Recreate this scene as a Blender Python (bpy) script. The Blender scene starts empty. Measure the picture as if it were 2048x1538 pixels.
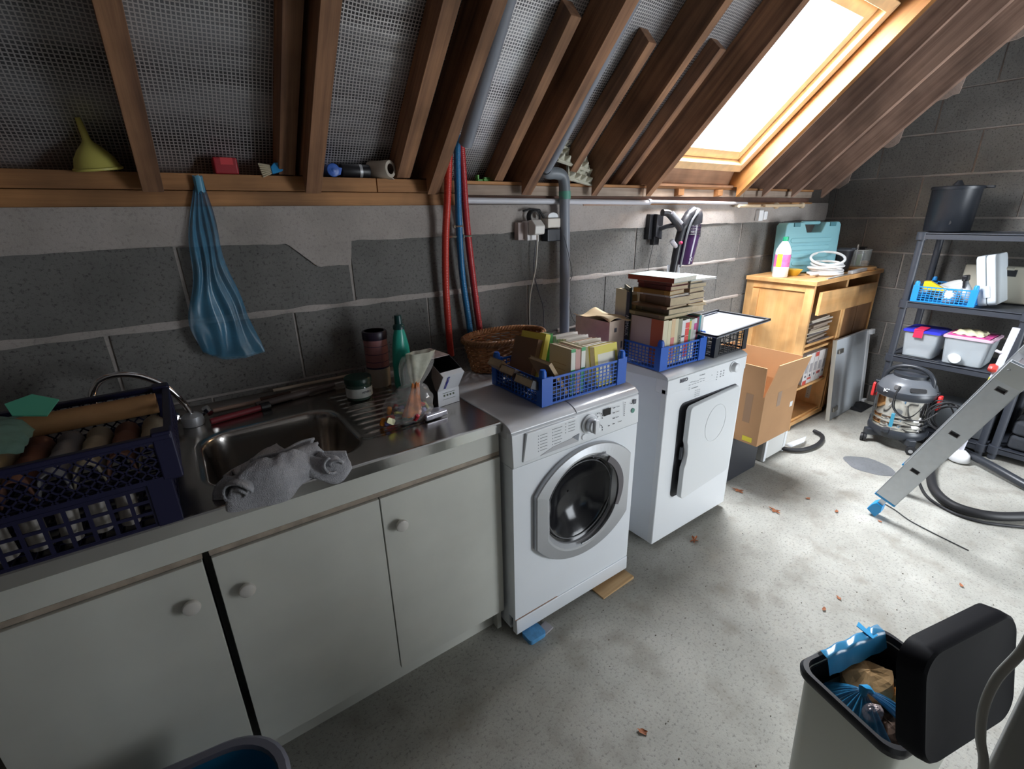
import bpy, bmesh, math, random
from mathutils import Vector, Matrix, Euler, noise
R = math.radians
sc = bpy.context.scene
COL = sc.collection
rnd = random.Random(7)

# ------------------------------------------------------------------ camera, world, light, exposure
cd = bpy.data.cameras.new('camera'); cam = bpy.data.objects.new('camera', cd); COL.objects.link(cam)
_cr = Vector((0.814449512, -0.580001063, -0.016454764))
_cd = Vector((-0.209325506, -0.267253786, -0.940615877))
_cf = Vector((0.54116061, 0.769528545, -0.339073758))
m3 = Matrix((( _cr.x, -_cd.x, -_cf.x), (_cr.y, -_cd.y, -_cf.y), (_cr.z, -_cd.z, -_cf.z)))
cam.matrix_world = Matrix.Translation((0, -1.8543, 1.4901)) @ m3.to_4x4()
cd.sensor_width = 36; cd.lens = 947.87 / 2048 * 36; cd.clip_start = 0.02
sc.camera = cam
sc.view_settings.view_transform = 'Standard'; sc.view_settings.look = 'None'
sc.view_settings.gamma = 1; sc.view_settings.use_curve_mapping = False
sc.view_settings.exposure = 0.0
w = bpy.data.worlds.new('sky'); sc.world = w; w.use_nodes = True
w.node_tree.nodes['Background'].inputs[0].default_value = (0.86, 0.93, 1.0, 1)
w.node_tree.nodes['Background'].inputs[1].default_value = 5.0
T = 0.97695; SLOPE = math.atan(T); HP = 1.5237
def roofz(y, off=0.0): return HP + off - T * y

def area(name, loc, direction, sx, sy, power, color, spread=180):
    l = bpy.data.lights.new(name, 'AREA'); l.shape = 'RECTANGLE'; l.size = sx; l.size_y = sy
    l.energy = power; l.color = color; l.spread = R(spread)
    o = bpy.data.objects.new(name, l); COL.objects.link(o); o.location = loc
    o.rotation_euler = Vector(direction).to_track_quat('-Z', 'Y').to_euler(); return o
# daylight entering through the roof window, plus front fill from an unseen, assumed doorway behind the camera
area('skylight_daylight', (2.63, -0.36 + 0.10, roofz(-0.36, 0.21) + 0.10), (0.0, -0.698, -0.716), 0.62, 0.80, 185, (0.88, 0.93, 1.0))
area('assumed_doorway_fill', (3.35, -4.05, 0.95), (0.10, 1, -0.15), 1.5, 1.6, 52, (0.88, 0.94, 1.0), 140)

# ------------------------------------------------------------------ materials
MATS = {}
def nmat(name):
    m = bpy.data.materials.new(name); m.use_nodes = True
    nt = m.node_tree; b = nt.nodes['Principled BSDF']; return m, nt, b
def mat(name, col, rough=0.5, metal=0.0, var=0.0, vscale=8.0, bump=0.0, bscale=60.0, alpha=1.0, trans=0.0, spec=None, coat=0.0, ior=None, sss=0.0):
    if name in MATS: return MATS[name]
    m, nt, b = nmat(name); N = nt.nodes; L = nt.links
    b.inputs['Base Color'].default_value = (*col, 1); b.inputs['Roughness'].default_value = rough
    b.inputs['Metallic'].default_value = metal
    if alpha < 1: b.inputs['Alpha'].default_value = alpha
    if trans: b.inputs['Transmission Weight'].default_value = trans
    if spec is not None: b.inputs['Specular IOR Level'].default_value = spec
    if coat: b.inputs['Coat Weight'].default_value = coat
    if ior: b.inputs['IOR'].default_value = ior
    if sss: b.inputs['Subsurface Weight'].default_value = sss; b.inputs['Subsurface Radius'].default_value = (.05, .05, .05)
    tc = N.new('ShaderNodeTexCoord')
    if var:
        n = N.new('ShaderNodeTexNoise'); n.inputs['Scale'].default_value = vscale; n.inputs['Detail'].default_value = 5
        L.new(tc.outputs['Object'], n.inputs['Vector'])
        r = N.new('ShaderNodeMapRange'); r.inputs[1].default_value = .3; r.inputs[2].default_value = .7
        r.inputs[3].default_value = 1 - var; r.inputs[4].default_value = 1 + var
        L.new(n.outputs['Fac'], r.inputs[0])
        v = N.new('ShaderNodeVectorMath'); v.operation = 'SCALE'; v.inputs[0].default_value = col
        L.new(r.outputs[0], v.inputs['Scale']); L.new(v.outputs[0], b.inputs['Base Color'])
    if bump:
        n = N.new('ShaderNodeTexNoise'); n.inputs['Scale'].default_value = bscale; n.inputs['Detail'].default_value = 4
        L.new(tc.outputs['Object'], n.inputs['Vector'])
        bp = N.new('ShaderNodeBump'); bp.inputs['Strength'].default_value = bump; bp.inputs['Distance'].default_value = 0.004
        L.new(n.outputs['Fac'], bp.inputs['Height']); L.new(bp.outputs[0], b.inputs['Normal'])
    MATS[name] = m; return m

def ramp(nt, stops):
    r = nt.nodes.new('ShaderNodeValToRGB'); e = r.color_ramp.elements
    while len(e) < len(stops): e.new(0.5)
    for k, (p, c) in enumerate(stops): e[k].position = p; e[k].color = (*c, 1)
    return r
def wood(name, dark, light, rot=(0, 0, 0), axis='X', scale=1.0, rough=0.6, knots=True):
    if name in MATS: return MATS[name]
    m, nt, b = nmat(name); N = nt.nodes; L = nt.links
    tc = N.new('ShaderNodeTexCoord'); mp = N.new('ShaderNodeMapping'); mp.inputs['Rotation'].default_value = rot
    oi = N.new('ShaderNodeObjectInfo'); ad = N.new('ShaderNodeVectorMath'); ad.operation = 'ADD'
    sc_ = N.new('ShaderNodeVectorMath'); sc_.operation = 'SCALE'; sc_.inputs[0].default_value = (3.7, 5.1, 7.3)
    L.new(oi.outputs['Random'], sc_.inputs['Scale'])
    L.new(tc.outputs['Object'], mp.inputs[0]); L.new(mp.outputs[0], ad.inputs[0]); L.new(sc_.outputs[0], ad.inputs[1])
    st = N.new('ShaderNodeVectorMath'); st.operation = 'MULTIPLY'
    s = {'X': (1.2, 30, 30), 'Y': (30, 1.2, 30), 'Z': (30, 30, 1.2)}[axis]
    st.inputs[1].default_value = tuple(v * scale for v in s); L.new(ad.outputs[0], st.inputs[0])
    n = N.new('ShaderNodeTexNoise'); n.inputs['Scale'].default_value = 1.0; n.inputs['Detail'].default_value = 8; n.inputs['Roughness'].default_value = .65
    L.new(st.outputs[0], n.inputs['Vector'])
    r = ramp(nt, [(0.3, dark), (0.68, light)]); L.new(n.outputs['Fac'], r.inputs[0])
    n2 = N.new('ShaderNodeTexNoise'); n2.inputs['Scale'].default_value = 4; n2.inputs['Detail'].default_value = 3
    L.new(ad.outputs[0], n2.inputs['Vector'])
    mr = N.new('ShaderNodeMapRange'); mr.inputs[1].default_value = .35; mr.inputs[2].default_value = .6; mr.inputs[3].default_value = .62; mr.inputs[4].default_value = 1.08
    L.new(n2.outputs['Fac'], mr.inputs[0])
    mx = N.new('ShaderNodeVectorMath'); mx.operation = 'SCALE'; L.new(r.outputs[0], mx.inputs[0]); L.new(mr.outputs[0], mx.inputs['Scale'])
    L.new(mx.outputs[0], b.inputs['Base Color']); b.inputs['Roughness'].default_value = rough
    bp = N.new('ShaderNodeBump'); bp.inputs['Strength'].default_value = .35; bp.inputs['Distance'].default_value = .002
    L.new(n.outputs['Fac'], bp.inputs['Height']); L.new(bp.outputs[0], b.inputs['Normal'])
    MATS[name] = m; return m

def concrete(name, base, dark, light, pores=0.5, pscale=230.0, rough=0.95, stain=None):
    if name in MATS: return MATS[name]
    m, nt, b = nmat(name); N = nt.nodes; L = nt.links
    tc = N.new('ShaderNodeTexCoord')
    n = N.new('ShaderNodeTexNoise'); n.inputs['Scale'].default_value = 3.2; n.inputs['Detail'].default_value = 9; n.inputs['Roughness'].default_value = .6
    L.new(tc.outputs['Object'], n.inputs['Vector'])
    r = ramp(nt, [(0.28, dark), (0.5, base), (0.75, light)]); L.new(n.outputs['Fac'], r.inputs[0])
    v = N.new('ShaderNodeTexNoise'); v.inputs['Scale'].default_value = pscale*.55; v.inputs['Detail'].default_value = 5; v.inputs['Roughness'].default_value = .75
    L.new(tc.outputs['Object'], v.inputs['Vector'])
    pr = N.new('ShaderNodeMapRange'); pr.inputs[1].default_value = .34; pr.inputs[2].default_value = .47; pr.inputs[3].default_value = 1 - pores; pr.inputs[4].default_value = 1
    L.new(v.outputs['Fac'], pr.inputs[0])
    mx = N.new('ShaderNodeVectorMath'); mx.operation = 'SCALE'; L.new(r.outputs[0], mx.inputs[0]); L.new(pr.outputs[0], mx.inputs['Scale'])
    last = mx.outputs[0]
    if stain:
        n3 = N.new('ShaderNodeTexNoise'); n3.inputs['Scale'].default_value = 7; n3.inputs['Detail'].default_value = 6
        L.new(tc.outputs['Object'], n3.inputs['Vector'])
        ms = N.new('ShaderNodeMapRange'); ms.inputs[1].default_value = .53; ms.inputs[2].default_value = .74; ms.inputs[3].default_value = 0; ms.inputs[4].default_value = .65
        L.new(n3.outputs['Fac'], ms.inputs[0])
        mm = N.new('ShaderNodeMix'); mm.data_type = 'RGBA'; L.new(ms.outputs[0], mm.inputs['Factor']); L.new(last, mm.inputs[6]); mm.inputs[7].default_value = (*stain, 1)
        last = mm.outputs[2]
    L.new(last, b.inputs['Base Color']); b.inputs['Roughness'].default_value = rough
    bp = N.new('ShaderNodeBump'); bp.inputs['Strength'].default_value = .5; bp.inputs['Distance'].default_value = .003
    L.new(v.outputs['Fac'], bp.inputs['Height']); L.new(bp.outputs[0], b.inputs['Normal'])
    MATS[name] = m; return m

BLOCK = concrete('block', (.165, .160, .150), (.12, .117, .11), (.22, .215, .20), .65, 170)
MORTAR = concrete('mortar', (.40, .36, .33), (.30, .27, .25), (.50, .45, .42), .25, 180)
FLOOR = concrete('floor_concrete', (.36, .352, .314), (.28, .272, .24), (.46, .45, .405), .48, 170, .85, (.20, .18, .145))
RAFT_M = wood('rafter_wood', (.14, .068, .042), (.44, .225, .115), (SLOPE, 0, 0), 'Y', 1.0, .75)
RAFT_P = wood('rafter_wood_right_tint', (.19, .11, .08), (.48, .31, .23), (SLOPE, 0, 0), 'Y', 1.0, .75)  # same wood: brighter, pinker right-hand lens shading put into the colour
RAFT_O = wood('rafter_wood_skylit', (.26, .10, .022), (.42, .19, .05), (SLOPE, 0, 0), 'Y', 1.0, .6)  # same wood: skylit orange put into the colour, darkened against overexposure
PLATE_M = wood('plate_wood', (.24, .105, .038), (.52, .25, .095), (0, 0, 0), 'X', .9, .7)
PLATE2_M = wood('grey_plate_wood', (.28, .20, .15), (.50, .40, .32), (0, 0, 0), 'X', .9, .8)
PINE = wood('window_pine', (.62, .33, .12), (.80, .50, .22), (0, 0, 0), 'Y', .6, .4)
BUFF = wood('orange_wood', (.64, .31, .10), (.80, .47, .20), (0, 0, 0), 'X', .5, .45)
BUFFV = wood('orange_wood_upright', (.66, .33, .11), (.82, .50, .22), (0, 0, 0), 'Z', .5, .45)
BROWN = wood('brown_wood', (.20, .09, .035), (.32, .16, .07), (0, 0, 0), 'Z', .6, .5)

# ------------------------------------------------------------------ mesh helpers
class MB:
    def __init__(s): s.v = []; s.f = []; s.m = []
    def add(s, vs, fs, mi=0):
        o = len(s.v); s.v += [Vector(v) for v in vs]; s.f += [tuple(i + o for i in f) for f in fs]; s.m += [mi] * len(fs); return s
    def box(s, a, b, mi=0, M=None):
        x0, y0, z0 = a; x1, y1, z1 = b
        vs = [Vector(p) for p in ((x0,y0,z0),(x1,y0,z0),(x1,y1,z0),(x0,y1,z0),(x0,y0,z1),(x1,y0,z1),(x1,y1,z1),(x0,y1,z1))]
        if M: vs = [M @ v for v in vs]
        return s.add(vs, [(0,3,2,1),(4,5,6,7),(0,1,5,4),(1,2,6,5),(2,3,7,6),(3,0,4,7)], mi)
    def prism(s, poly, a, b, axis='x', mi=0, M=None):
        def P(u, v, t): return {'x': (t, u, v), 'y': (u, t, v), 'z': (u, v, t)}[axis]
        n = len(poly); vs = [Vector(P(u, v, a)) for u, v in poly] + [Vector(P(u, v, b)) for u, v in poly]
        if M: vs = [M @ v for v in vs]
        return s.add(vs, [tuple(range(n))[::-1], tuple(range(n, 2*n))] + [(i, (i+1) % n, n+(i+1) % n, n+i) for i in range(n)], mi)
    def tube(s, pts, r, seg=8, closed=False, mi=0, cap=True, flat=1.0):
        pts = [Vector(p) for p in pts]; n = len(pts); rs = r if isinstance(r, (list, tuple)) else [r]*n
        up = None; vs = []
        for i, p in enumerate(pts):
            if closed: t = pts[(i+1) % n] - pts[i-1]
            else: t = pts[min(i+1, n-1)] - pts[max(i-1, 0)]
            if t.length < 1e-9: t = Vector((0,0,1))
            t.normalize()
            if up is None:
                up = Vector((0,0,1)) if abs(t.z) < .9 else Vector((1,0,0))
            up = (up - t * up.dot(t))
            if up.length < 1e-6: up = t.orthogonal()
            up.normalize(); sd = t.cross(up)
            for k in range(seg):
                a = 2*math.pi*k/seg; vs.append(p + (sd*math.cos(a) + up*math.sin(a)*flat)*rs[i])
        fs = []
        for i in range(n if closed else n-1):
            j = (i+1) % n
            for k in range(seg): k2 = (k+1) % seg; fs.append((i*seg+k, i*seg+k2, j*seg+k2, j*seg+k))
        if not closed and cap: fs += [tuple(range(seg))[::-1], tuple((n-1)*seg+k for k in range(seg))]
        return s.add(vs, fs, mi)
    def lathe(s, prof, seg=24, c=(0,0,0), mi=0, M=None, sx=1, sy=1):
        vs = []; n = len(prof)
        for r, z in prof:
            for k in range(seg):
                a = 2*math.pi*k/seg; v = Vector((r*math.cos(a)*sx, r*math.sin(a)*sy, z))
                if M: v = M @ v
                vs.append(v + Vector(c))
        fs = [(i*seg+k, i*seg+(k+1) % seg, (i+1)*seg+(k+1) % seg, (i+1)*seg+k) for i in range(n-1) for k in range(seg)]
        ring_ = prof[0] == prof[-1]
        if prof[0][0] > 1e-5 and not ring_: fs.append(tuple(range(seg))[::-1])
        if prof[-1][0] > 1e-5 and not ring_: fs.append(tuple((n-1)*seg+k for k in range(seg)))
        return s.add(vs, fs, mi)
    def loft(s, rings, mi=0, cap=True):
        n = len(rings[0]); vs = [v for r in rings for v in r]
        fs = [(i*n+k, i*n+(k+1) % n, (i+1)*n+(k+1) % n, (i+1)*n+k) for i in range(len(rings)-1) for k in range(n)]
        if cap: fs += [tuple(range(n))[::-1], tuple((len(rings)-1)*n+k for k in range(n))]
        return s.add(vs, fs, mi)
    def grid(s, fn, nu, nv, mi=0, closeu=False):
        vs = [fn(i/(nu-0 if closeu else nu-1), j/(nv-1)) for i in range(nu) for j in range(nv)]
        fs = []
        for i in range(nu if closeu else nu-1):
            for j in range(nv-1):
                i2 = (i+1) % nu; fs.append((i*nv+j, i2*nv+j, i2*nv+j+1, i*nv+j+1))
        return s.add(vs, fs, mi)
    def build(s, name, mats, parent=None, smooth=False, bevel=0, seg=2, world=False, label=None, solid=0, sub=0, auto=True):
        me = bpy.data.meshes.new(name); mw = None
        vs = s.v
        if world and parent is not None:
            inv = WM(parent).inverted(); vs = [inv @ v for v in vs]
        me.from_pydata([tuple(v) for v in vs], [], s.f); 
        if not isinstance(mats, (list, tuple)): mats = [mats]
        for m in mats: me.materials.append(m)
        me.polygons.foreach_set('material_index', s.m)
        if smooth: me.polygons.foreach_set('use_smooth', [True]*len(s.f))
        bm = bmesh.new(); bm.from_mesh(me)
        if smooth: bmesh.ops.remove_doubles(bm, verts=bm.verts, dist=1e-6)
        bmesh.ops.recalc_face_normals(bm, faces=bm.faces)
        if smooth and auto:
            for e in bm.edges:
                if len(e.link_faces) == 2 and e.calc_face_angle(0) > R(42): e.smooth = False
        bm.to_mesh(me); bm.free(); me.update()
        o = bpy.data.objects.new(name, me); COL.objects.link(o)
        if parent is not None: o.parent = parent
        if solid:
            d = o.modifiers.new('s', 'SOLIDIFY'); d.thickness = solid; d.offset = 0
        if bevel:
            d = o.modifiers.new('b', 'BEVEL'); d.width = bevel; d.segments = seg; d.limit_method = 'ANGLE'; d.angle_limit = R(40)
            if not smooth:
                for p in me.polygons: p.use_smooth = True
                d.harden_normals = True
        if sub:
            d = o.modifiers.new('u', 'SUBSURF'); d.levels = sub; d.render_levels = sub
        if label: o['label'] = label
        return o
def WM(o):
    m = o.matrix_basis.copy()
    while o.parent: o = o.parent; m = o.matrix_basis @ m
    return m
def tag(o, label=None, cat=None, group=None, kind=None):
    if label: o['label'] = label
    if cat: o['category'] = cat
    if group: o['group'] = group
    if kind: o['kind'] = kind
    return o
def thing(name, label, cat, loc=(0,0,0), rot=(0,0,0), group=None, kind=None):
    o = bpy.data.objects.new(name, None); COL.objects.link(o); o.location = loc
    o.rotation_euler = rot if not isinstance(rot, (int, float)) else (0, 0, rot)
    o.empty_display_size = .05
    return tag(o, label, cat, group, kind)
def dup(root, loc=None, rot=None, label=None, group=None):
    def cp(o, par):
        c = o.copy(); COL.objects.link(c); c.parent = par
        for ch in [x for x in list(COL.objects) if x.parent == o]: cp(ch, c)
        return c
    r = cp(root, None)
    if loc is not None: r.location = loc
    if rot is not None: r.rotation_euler = rot
    if label: r['label'] = label
    if group: r['group'] = group
    return r
def bez(pts, n=12, closed=False):
    """Catmull-Rom through points"""
    P = [Vector(p) for p in pts]; out = []; m = len(P)
    rng = range(m if closed else m-1)
    for i in rng:
        if closed: a, b, c, d = P[i-1], P[i], P[(i+1) % m], P[(i+2) % m]
        else: a, b, c, d = P[max(i-1,0)], P[i], P[i+1], P[min(i+2, m-1)]
        for k in range(n):
            t = k/n; out.append(.5*((2*b) + (c-a)*t + (2*a-5*b+4*c-d)*t*t + (3*b-a-3*c+d)*t**3))
    if not closed: out.append(P[-1])
    return out
def rrect(w, h, r, n=5, cx=0, cy=0):
    out = []
    for sx, sy, a0 in ((1,1,0),(-1,1,90),(-1,-1,180),(1,-1,270)):
        for k in range(n+1):
            a = R(a0 + 90*k/n); out.append((cx + sx*(w/2-r) + r*math.cos(a), cy + sy*(h/2-r) + r*math.sin(a)))
    return out
def text_mesh(txt, size, m, parent, loc, rot, name='lettering', bold=0.0, extrude=0.0003, align='CENTER', sx=1.0):
    cu = bpy.data.curves.new('t', 'FONT'); cu.body = txt; cu.size = size; cu.extrude = extrude; cu.align_x = align; cu.align_y = 'CENTER'; cu.offset = bold
    cu.resolution_u = 2
    to = bpy.data.objects.new('t', cu)
    me = bpy.data.meshes.new_from_object(to); bpy.data.objects.remove(to)
    me.materials.clear(); me.materials.append(m)
    o = bpy.data.objects.new(name, me); COL.objects.link(o); o.parent = parent; o.location = loc; o.rotation_euler = rot; o.scale = (sx, 1, 1); return o
def clip(poly, f):
    """keep the part of a 2D polygon where f(p) >= 0 (f linear)"""
    out = []
    for i, p in enumerate(poly):
        q = poly[(i+1) % len(poly)]; a, b = f(p), f(q)
        if a >= 0: out.append(p)
        if (a < 0) != (b < 0):
            t = a/(a-b); out.append((p[0]+(q[0]-p[0])*t, p[1]+(q[1]-p[1])*t))
    return out
def lathe_thing(name, prof, m, label, cat, loc, rot=(0,0,0), seg=24, group=None, smooth=True):
    o = MB().lathe(prof, seg).build(name, m, None, smooth); o.location = loc; o.rotation_euler = rot
    return tag(o, label, cat, group)
# ------------------------------------------------------------------ structure
X0, X1, YF, XR = -2.2, 4.45, -3.9, 4.45
YA = -1.95                                             # ridge line
def roof_line(y, off=.24):                               # underside of membrane on both slopes
    return roofz(y, off) if y >= YA else roofz(YA, off) - T*(YA - y)
fl = MB().box((X0-.2, YF-.2, -.12), (XR+.2, .2, 0)).build('floor', FLOOR); tag(fl, kind='structure')
# round grey repair patch in the floor
pp = [(3.25 + .105*math.cos(a)*(1+.05*math.sin(5*a)), -1.02 + .13*math.sin(a)*(1+.06*math.cos(4*a))) for a in [2*math.pi*k/40 for k in range(40)]]
MB().prism(pp, -.01, .0015, 'z').build('patch', concrete('patch', (.15, .155, .165), (.12, .125, .13), (.19, .195, .205), .2, 120), fl)
# floor stains in front of the washer
ZC = [-.125, .135, .395, .652, .912, 1.17, 1.415, 1.69, 1.955, 2.21, 2.47, 2.73, 2.99, 3.25, 3.51]
def block_wall(name, axis, lo, hi, limit, off0, keep, mort, thick=.2):
    """axis 'x': wall in the xz plane facing -y (front y=0); axis 'y': wall at x=XR facing -x"""
    r_ = random.Random(3 if axis == 'x' else 5)
    blocks = []
    for ci in range(len(ZC)-1):
        z0, z1 = ZC[ci], ZC[ci+1]; j = .011
        s0 = lo + (off0[ci % 2]) - 2*.533
        while s0 < hi:
            a, b = max(s0 + j/2, lo), min(s0 + .533 - j/2, hi)
            s0 += .533
            if b - a < .03: continue
            jj = lambda: r_.uniform(-.0025, .0025)
            poly = [(a + jj(), max(z0 + j/2, 0) + jj()), (b + jj(), max(z0 + j/2, 0) + jj()), (b + jj(), z1 - j/2 + jj()), (a + jj(), z1 - j/2 + jj())]
            for f in limit:
                poly = clip(poly, f)
                if len(poly) < 3: break
            if len(poly) < 3: continue
            if not keep((a+b)/2, (z0+z1)/2): continue
            blocks.append((poly, r_.uniform(0, .003)))
    return blocks
# back wall
wb = MB().box((X0-.2, .004, 0), (XR+.2, .2, 1.53)).build('wall_back', MORTAR); tag(wb, kind='structure')
for poly, d in block_wall('wall_back', 'x', X0, XR, [lambda p: 1.452 - p[1]], [.34 - X0 - .533*4, .034 - X0 - .533*4], lambda s, z: s > -1.4, MORTAR):
    o = MB().prism(poly, -d, .03, 'y').build('block', BLOCK, wb)
# mortar bed over the top course, with the ragged hanging patch left of the pipes
rr = random.Random(11); low = []
xx = -1.4
def sm_(t): t = max(0, min(1, t)); return t*t*(3-2*t)
def bandz(x):
    z = 1.408 + .010*noise.noise(Vector((x*3.1, 1.7, 0))) + .004*noise.noise(Vector((x*14, 4, 0)))
    if .30 < x < .60:
        t = (x-.30)/.30
        z = min(z, 1.408 - .088*sm_((x-.335)/.13) - .006*noise.noise(Vector((x*30, 2, 9))))
        if x > .572: z = 1.405
    return z
top = 1.527
while xx <= 4.45: low.append((xx, bandz(xx))); xx += .012
mb = MB()
vs = []; n = len(low)
for x, z in low: vs += [(x, -.0075 - .003*noise.noise(Vector((x*9, z*9, 0))), z), (x, -.011 - .003*noise.noise(Vector((x*7, 3, 0))), (z+top)/2), (x, -.006, top), (x, .01, z)]
fs = []
for i in range(n-1): fs += [(4*i+a, 4*i+4+a, 4*i+4+b, 4*i+b) for a, b in ((0, 1), (1, 2), (3, 0))]
mb.add(vs, fs); mb.build('mortar_band', MORTAR, wb, smooth=True)
# thin strips of mortar smeared along some joints
for (xa, xb, z) in ((.0, 1.5, 1.172), (1.5, 3.2, 1.168), (1.6, 3.3, .91), (-.6, 0, 1.17)):
    m_ = MB(); pts = []
    k = 0; nn = int((xb-xa)/.02); vs = []
    for i in range(nn+1):
        x = xa + (xb-xa)*i/nn; h = .011 + .006*noise.noise(Vector((x*11, z, 2))); c = z + .004*noise.noise(Vector((x*4, z, 5)))
        vs += [(x, -.0015, c-h), (x, -.0055, c), (x, -.0015, c+h)]
    fs = []
    for i in range(nn): fs += [(3*i, 3*i+3, 3*i+4, 3*i+1), (3*i+1, 3*i+4, 3*i+5, 3*i+2)]
    m_.add(vs, fs); m_.build('mortar_smear', MORTAR, wb, smooth=True)
# right hand (gable) wall
def gable(y0, y1, x0, x1, name, m):
    prof = [(y0, 0), (y1, 0), (y1, roof_line(y1, .23)), (YA, roof_line(YA, .23)), (y0, roof_line(y0, .23))]
    return MB().prism(prof, x0, x1, 'x').build(name, m)
wr = gable(YF-.2, .2, XR+.006, XR+.2, 'wall_right', MORTAR); tag(wr, kind='structure')
lim = [lambda p: roofz(0, .19) - T*p[0] - p[1], lambda p: (roof_line(YA, .19) - T*YA + T*p[0]) - p[1]]
lim[1] = lambda p: roofz(YA, .19) - T*(YA - p[0]) - p[1]
for poly, d in block_wall('wall_right', 'y', YF, .0, lim, [.12, .40], lambda s, z: True, MORTAR):
    MB().prism([(u, v) for u, v in poly], XR - d, XR+.03, 'x').build('block', BLOCK, wr)
# ragged mortar fillet under the roof on the gable
ys = [.0 - .03*i for i in range(66)]
def fil(y): return .10 + .11*abs(noise.noise(Vector((y*3.3, 2.2, 7)))) + .03*noise.noise(Vector((y*15, 1, 1))) + (.09 if math.sin(y*12+1.2) > .2 else 0)*.9
vs = []
for y in ys:
    zt = roofz(y, .205); bs = roofz(y, .03); fr = ((bs-1.17)/.262) % 1.0; zl = bs - .035 + .20*(1-fr) + .03*noise.noise(Vector((y*13, 3, 1))) + .012*noise.noise(Vector((y*45, 3, 1)))
    vs += [(XR-.012, y, zl), (XR-.020, y, (zl+zt)/2), (XR-.014, y, zt), (XR+.01, y, zl-.002)]
fs = []
for i in range(len(ys)-1): fs += [(4*i+a, 4*i+4+a, 4*i+4+b, 4*i+b) for a, b in ((0, 1), (1, 2), (3, 0))]
MB().add(vs, fs).build('mortar_fillet', concrete('pink_mortar', (.42, .32, .27), (.34, .25, .21), (.50, .39, .33), .3, 160), wr, smooth=True)
# walls that stand behind the camera
wl = gable(YF-.2, .2, X0-.2, X0, 'wall_left', MORTAR); tag(wl, kind='structure')
PLAST = BLOCK
zf = roof_line(YF, .21)
wf = MB()
wf.box((X0-.2, YF-.2, 0), (2.60, YF, zf)).box((4.10, YF-.2, 0), (XR+.2, YF, zf)).box((2.60, YF-.2, 1.9), (4.10, YF, zf))  # opening placed to suit the added fill light
tag(wf.build('wall_front', PLAST), kind='structure')
# ---- roof membrane: foil reinforced with a square thread net
m, nt, b = nmat('foil_net'); N = nt.nodes; L = nt.links
tc = N.new('ShaderNodeTexCoord'); mp = N.new('ShaderNodeMapping'); mp.inputs['Rotation'].default_value = (SLOPE, 0, 0)
L.new(tc.outputs['Object'], mp.inputs[0])
wob = N.new('ShaderNodeTexNoise'); wob.inputs['Scale'].default_value = 2.5; L.new(mp.outputs[0], wob.inputs['Vector'])
ws = N.new('ShaderNodeVectorMath'); ws.operation = 'SCALE'; ws.inputs['Scale'].default_value = .02; L.new(wob.outputs['Color'], ws.inputs[0])
wa = N.new('ShaderNodeVectorMath'); wa.operation = 'ADD'; L.new(mp.outputs[0], wa.inputs[0]); L.new(ws.outputs[0], wa.inputs[1])
sep = N.new('ShaderNodeSeparateXYZ'); L.new(wa.outputs[0], sep.inputs[0])
def line(out):
    a = N.new('ShaderNodeMath'); a.operation = 'MULTIPLY'; a.inputs[1].default_value = 1/.0105; L.new(out, a.inputs[0])
    f = N.new('ShaderNodeMath'); f.operation = 'FRACT'; L.new(a.outputs[0], f.inputs[0])
    c = N.new('ShaderNodeMath'); c.operation = 'LESS_THAN'; c.inputs[1].default_value = .30; L.new(f.outputs[0], c.inputs[0]); return c
lx, ly = line(sep.outputs['X']), line(sep.outputs['Y'])
mxx = N.new('ShaderNodeMath'); mxx.operation = 'MAXIMUM'; L.new(lx.outputs[0], mxx.inputs[0]); L.new(ly.outputs[0], mxx.inputs[1])
bn = N.new('ShaderNodeTexNoise'); bn.inputs['Scale'].default_value = 1.0; bn.inputs['Detail'].default_value = 4
st = N.new('ShaderNodeVectorMath'); st.operation = 'MULTIPLY'; st.inputs[1].default_value = (1.5, 9, 1.5); L.new(mp.outputs[0], st.inputs[0]); L.new(st.outputs[0], bn.inputs['Vector'])
br = ramp(nt, [(.35, (.07, .065, .07)), (.62, (.34, .34, .36))]); L.new(bn.outputs['Fac'], br.inputs[0])
mm = N.new('ShaderNodeMix'); mm.data_type = 'RGBA'; L.new(mxx.outputs[0], mm.inputs['Factor']); L.new(br.outputs[0], mm.inputs[6]); mm.inputs[7].default_value = (.72, .70, .70, 1)
L.new(mm.outputs[2], b.inputs['Base Color']); b.inputs['Roughness'].default_value = .42
b.inputs['Metallic'].default_value = .7
bp = N.new('ShaderNodeBump'); bp.inputs['Strength'].default_value = .5; bp.inputs['Distance'].default_value = .02
L.new(bn.outputs['Fac'], bp.inputs['Height']); L.new(bp.outputs[0], b.inputs['Normal'])
FOIL = m
SK = (2.24, 3.03); SY0, SY1 = -.015, -.70                  # skylight hole
mb = MB()
def strip(xa, xb, ya, yb):
    mb.add([(xa, ya, roofz(ya, .21)), (xb, ya, roofz(ya, .21)), (xb, yb, roofz(yb, .21)), (xa, yb, roofz(yb, .21)),
            (xa, ya, roofz(ya, .27)), (xb, ya, roofz(ya, .27)), (xb, yb, roofz(yb, .27)), (xa, yb, roofz(yb, .27))],
           [(0,3,2,1),(4,5,6,7),(0,1,5,4),(1,2,6,5),(2,3,7,6),(3,0,4,7)])
strip(X0-.2, SK[0], .26, YA); strip(SK[1], XR+.2, .26, YA); strip(SK[0], SK[1], .26, SY0); strip(SK[0], SK[1], SY1, YA)
za = roofz(YA, .21)
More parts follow.
